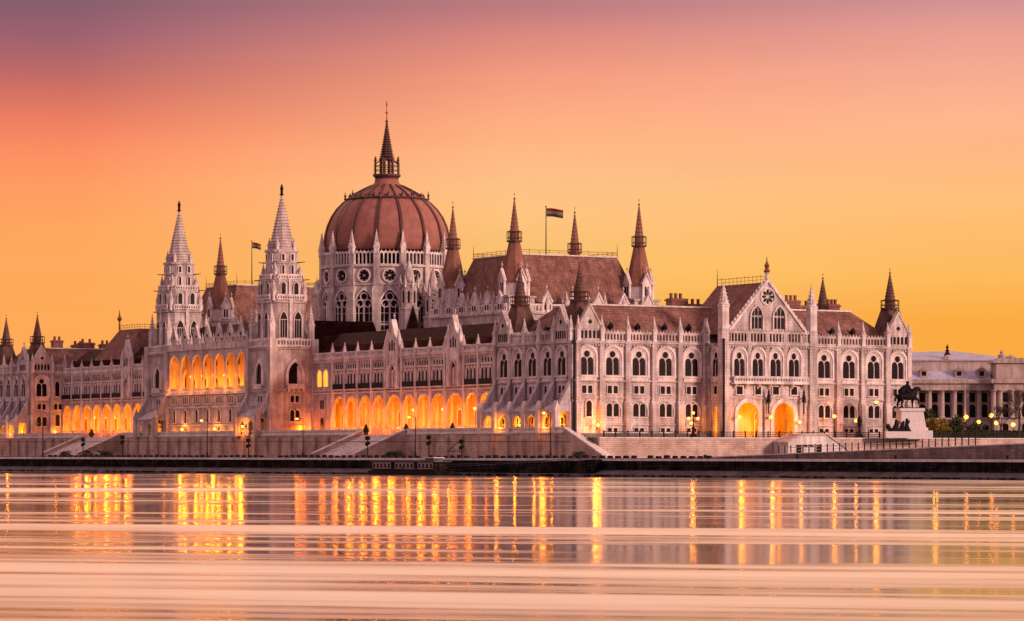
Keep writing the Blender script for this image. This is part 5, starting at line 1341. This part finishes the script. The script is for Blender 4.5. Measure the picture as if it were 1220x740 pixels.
m2 = N.new('ShaderNodeMix'); m2.data_type = 'RGBA'; L(nt, mr(0, .14, az.outputs[0]), m2.inputs[0]); L(nt, m1.outputs[2], m2.inputs[6]); L(nt, RR_.outputs[0], m2.inputs[7])
# western half of the sky, behind the viewer
RB_ = ramp([(0, (208, 156, 164)), (.4, (212, 160, 168)), (1.0, (204, 158, 176))]); L(nt, E.outputs[0], RB_.inputs['Fac'])
m3 = N.new('ShaderNodeMix'); m3.data_type = 'RGBA'; L(nt, mr(.35, -.25, sp.outputs['Y']), m3.inputs[0]); L(nt, m2.outputs[2], m3.inputs[6]); L(nt, RB_.outputs[0], m3.inputs[7])
sky = N.new('ShaderNodeTexSky'); sky.sky_type = 'NISHITA'; sky.sun_disc = False; sky.sun_elevation = math.radians(9); sky.sun_rotation = math.radians(125)
def mth(op, x, y):
    n = N.new('ShaderNodeMath'); n.operation = op
    for i, q in enumerate((x, y)):
        if isinstance(q, (int, float)): n.inputs[i].default_value = q
        else: L(nt, q, n.inputs[i])
    return n.outputs[0]
band = mth('MULTIPLY', mr(.145, .22, sp.outputs['Z']), mr(.85, .45, sp.outputs['Z']))
front = mr(.05, .55, sp.outputs['Y'])
L(nt, mth('ADD', 1.0, mth('MULTIPLY', .55, mth('MULTIPLY', band, front))), bg.inputs['Strength'])
sv = N.new('ShaderNodeMix'); sv.data_type = 'RGBA'; sv.blend_type = 'ADD'; sv.inputs[0].default_value = .004
L(nt, m3.outputs[2], sv.inputs[6]); L(nt, sky.outputs[0], sv.inputs[7])
cm_ = N.new('ShaderNodeMapping'); cm_.inputs['Scale'].default_value = (5, 5, 60); cm_.inputs['Rotation'].default_value = (0, math.radians(-9), 0); L(nt, tc.outputs['Generated'], cm_.inputs['Vector'])
cn = N.new('ShaderNodeTexNoise'); cn.inputs['Scale'].default_value = 1; cn.inputs['Detail'].default_value = 4; L(nt, cm_.outputs[0], cn.inputs['Vector'])
cv = N.new('ShaderNodeMapRange'); cv.inputs['From Min'].default_value = .3; cv.inputs['From Max'].default_value = .7; cv.inputs['To Min'].default_value = .985; cv.inputs['To Max'].default_value = 1.035; L(nt, cn.outputs['Fac'], cv.inputs['Value'])
cx = N.new('ShaderNodeVectorMath'); cx.operation = 'SCALE'; L(nt, sv.outputs[2], cx.inputs[0]); L(nt, cv.outputs[0], cx.inputs['Scale'])
L(nt, cx.outputs[0], bg.inputs['Color'])
sun = bpy.data.lights.new('sun', 'SUN'); so = bpy.data.objects.new('sun', sun); C.objects.link(so)
sun.energy = 3.6; sun.angle = math.radians(10); sun.color = (1, .62, .51)
d = Vector((-math.sin(math.radians(125)), -math.cos(math.radians(125)), -math.tan(math.radians(14)))) ; so.rotation_euler = d.to_track_quat('-Z', 'Y').to_euler()

sc.view_settings.view_transform = 'Standard'; sc.view_settings.look = 'None'; sc.view_settings.exposure = 0; sc.view_settings.gamma = 1
sc.view_settings.use_curve_mapping = False
sc.render.engine = 'CYCLES'; sc.cycles.use_denoising = True
sc.cycles.max_bounces = 5; sc.cycles.diffuse_bounces = 3; sc.cycles.glossy_bounces = 3; sc.cycles.sample_clamp_indirect = 6
sc.cycles.use_light_tree = True
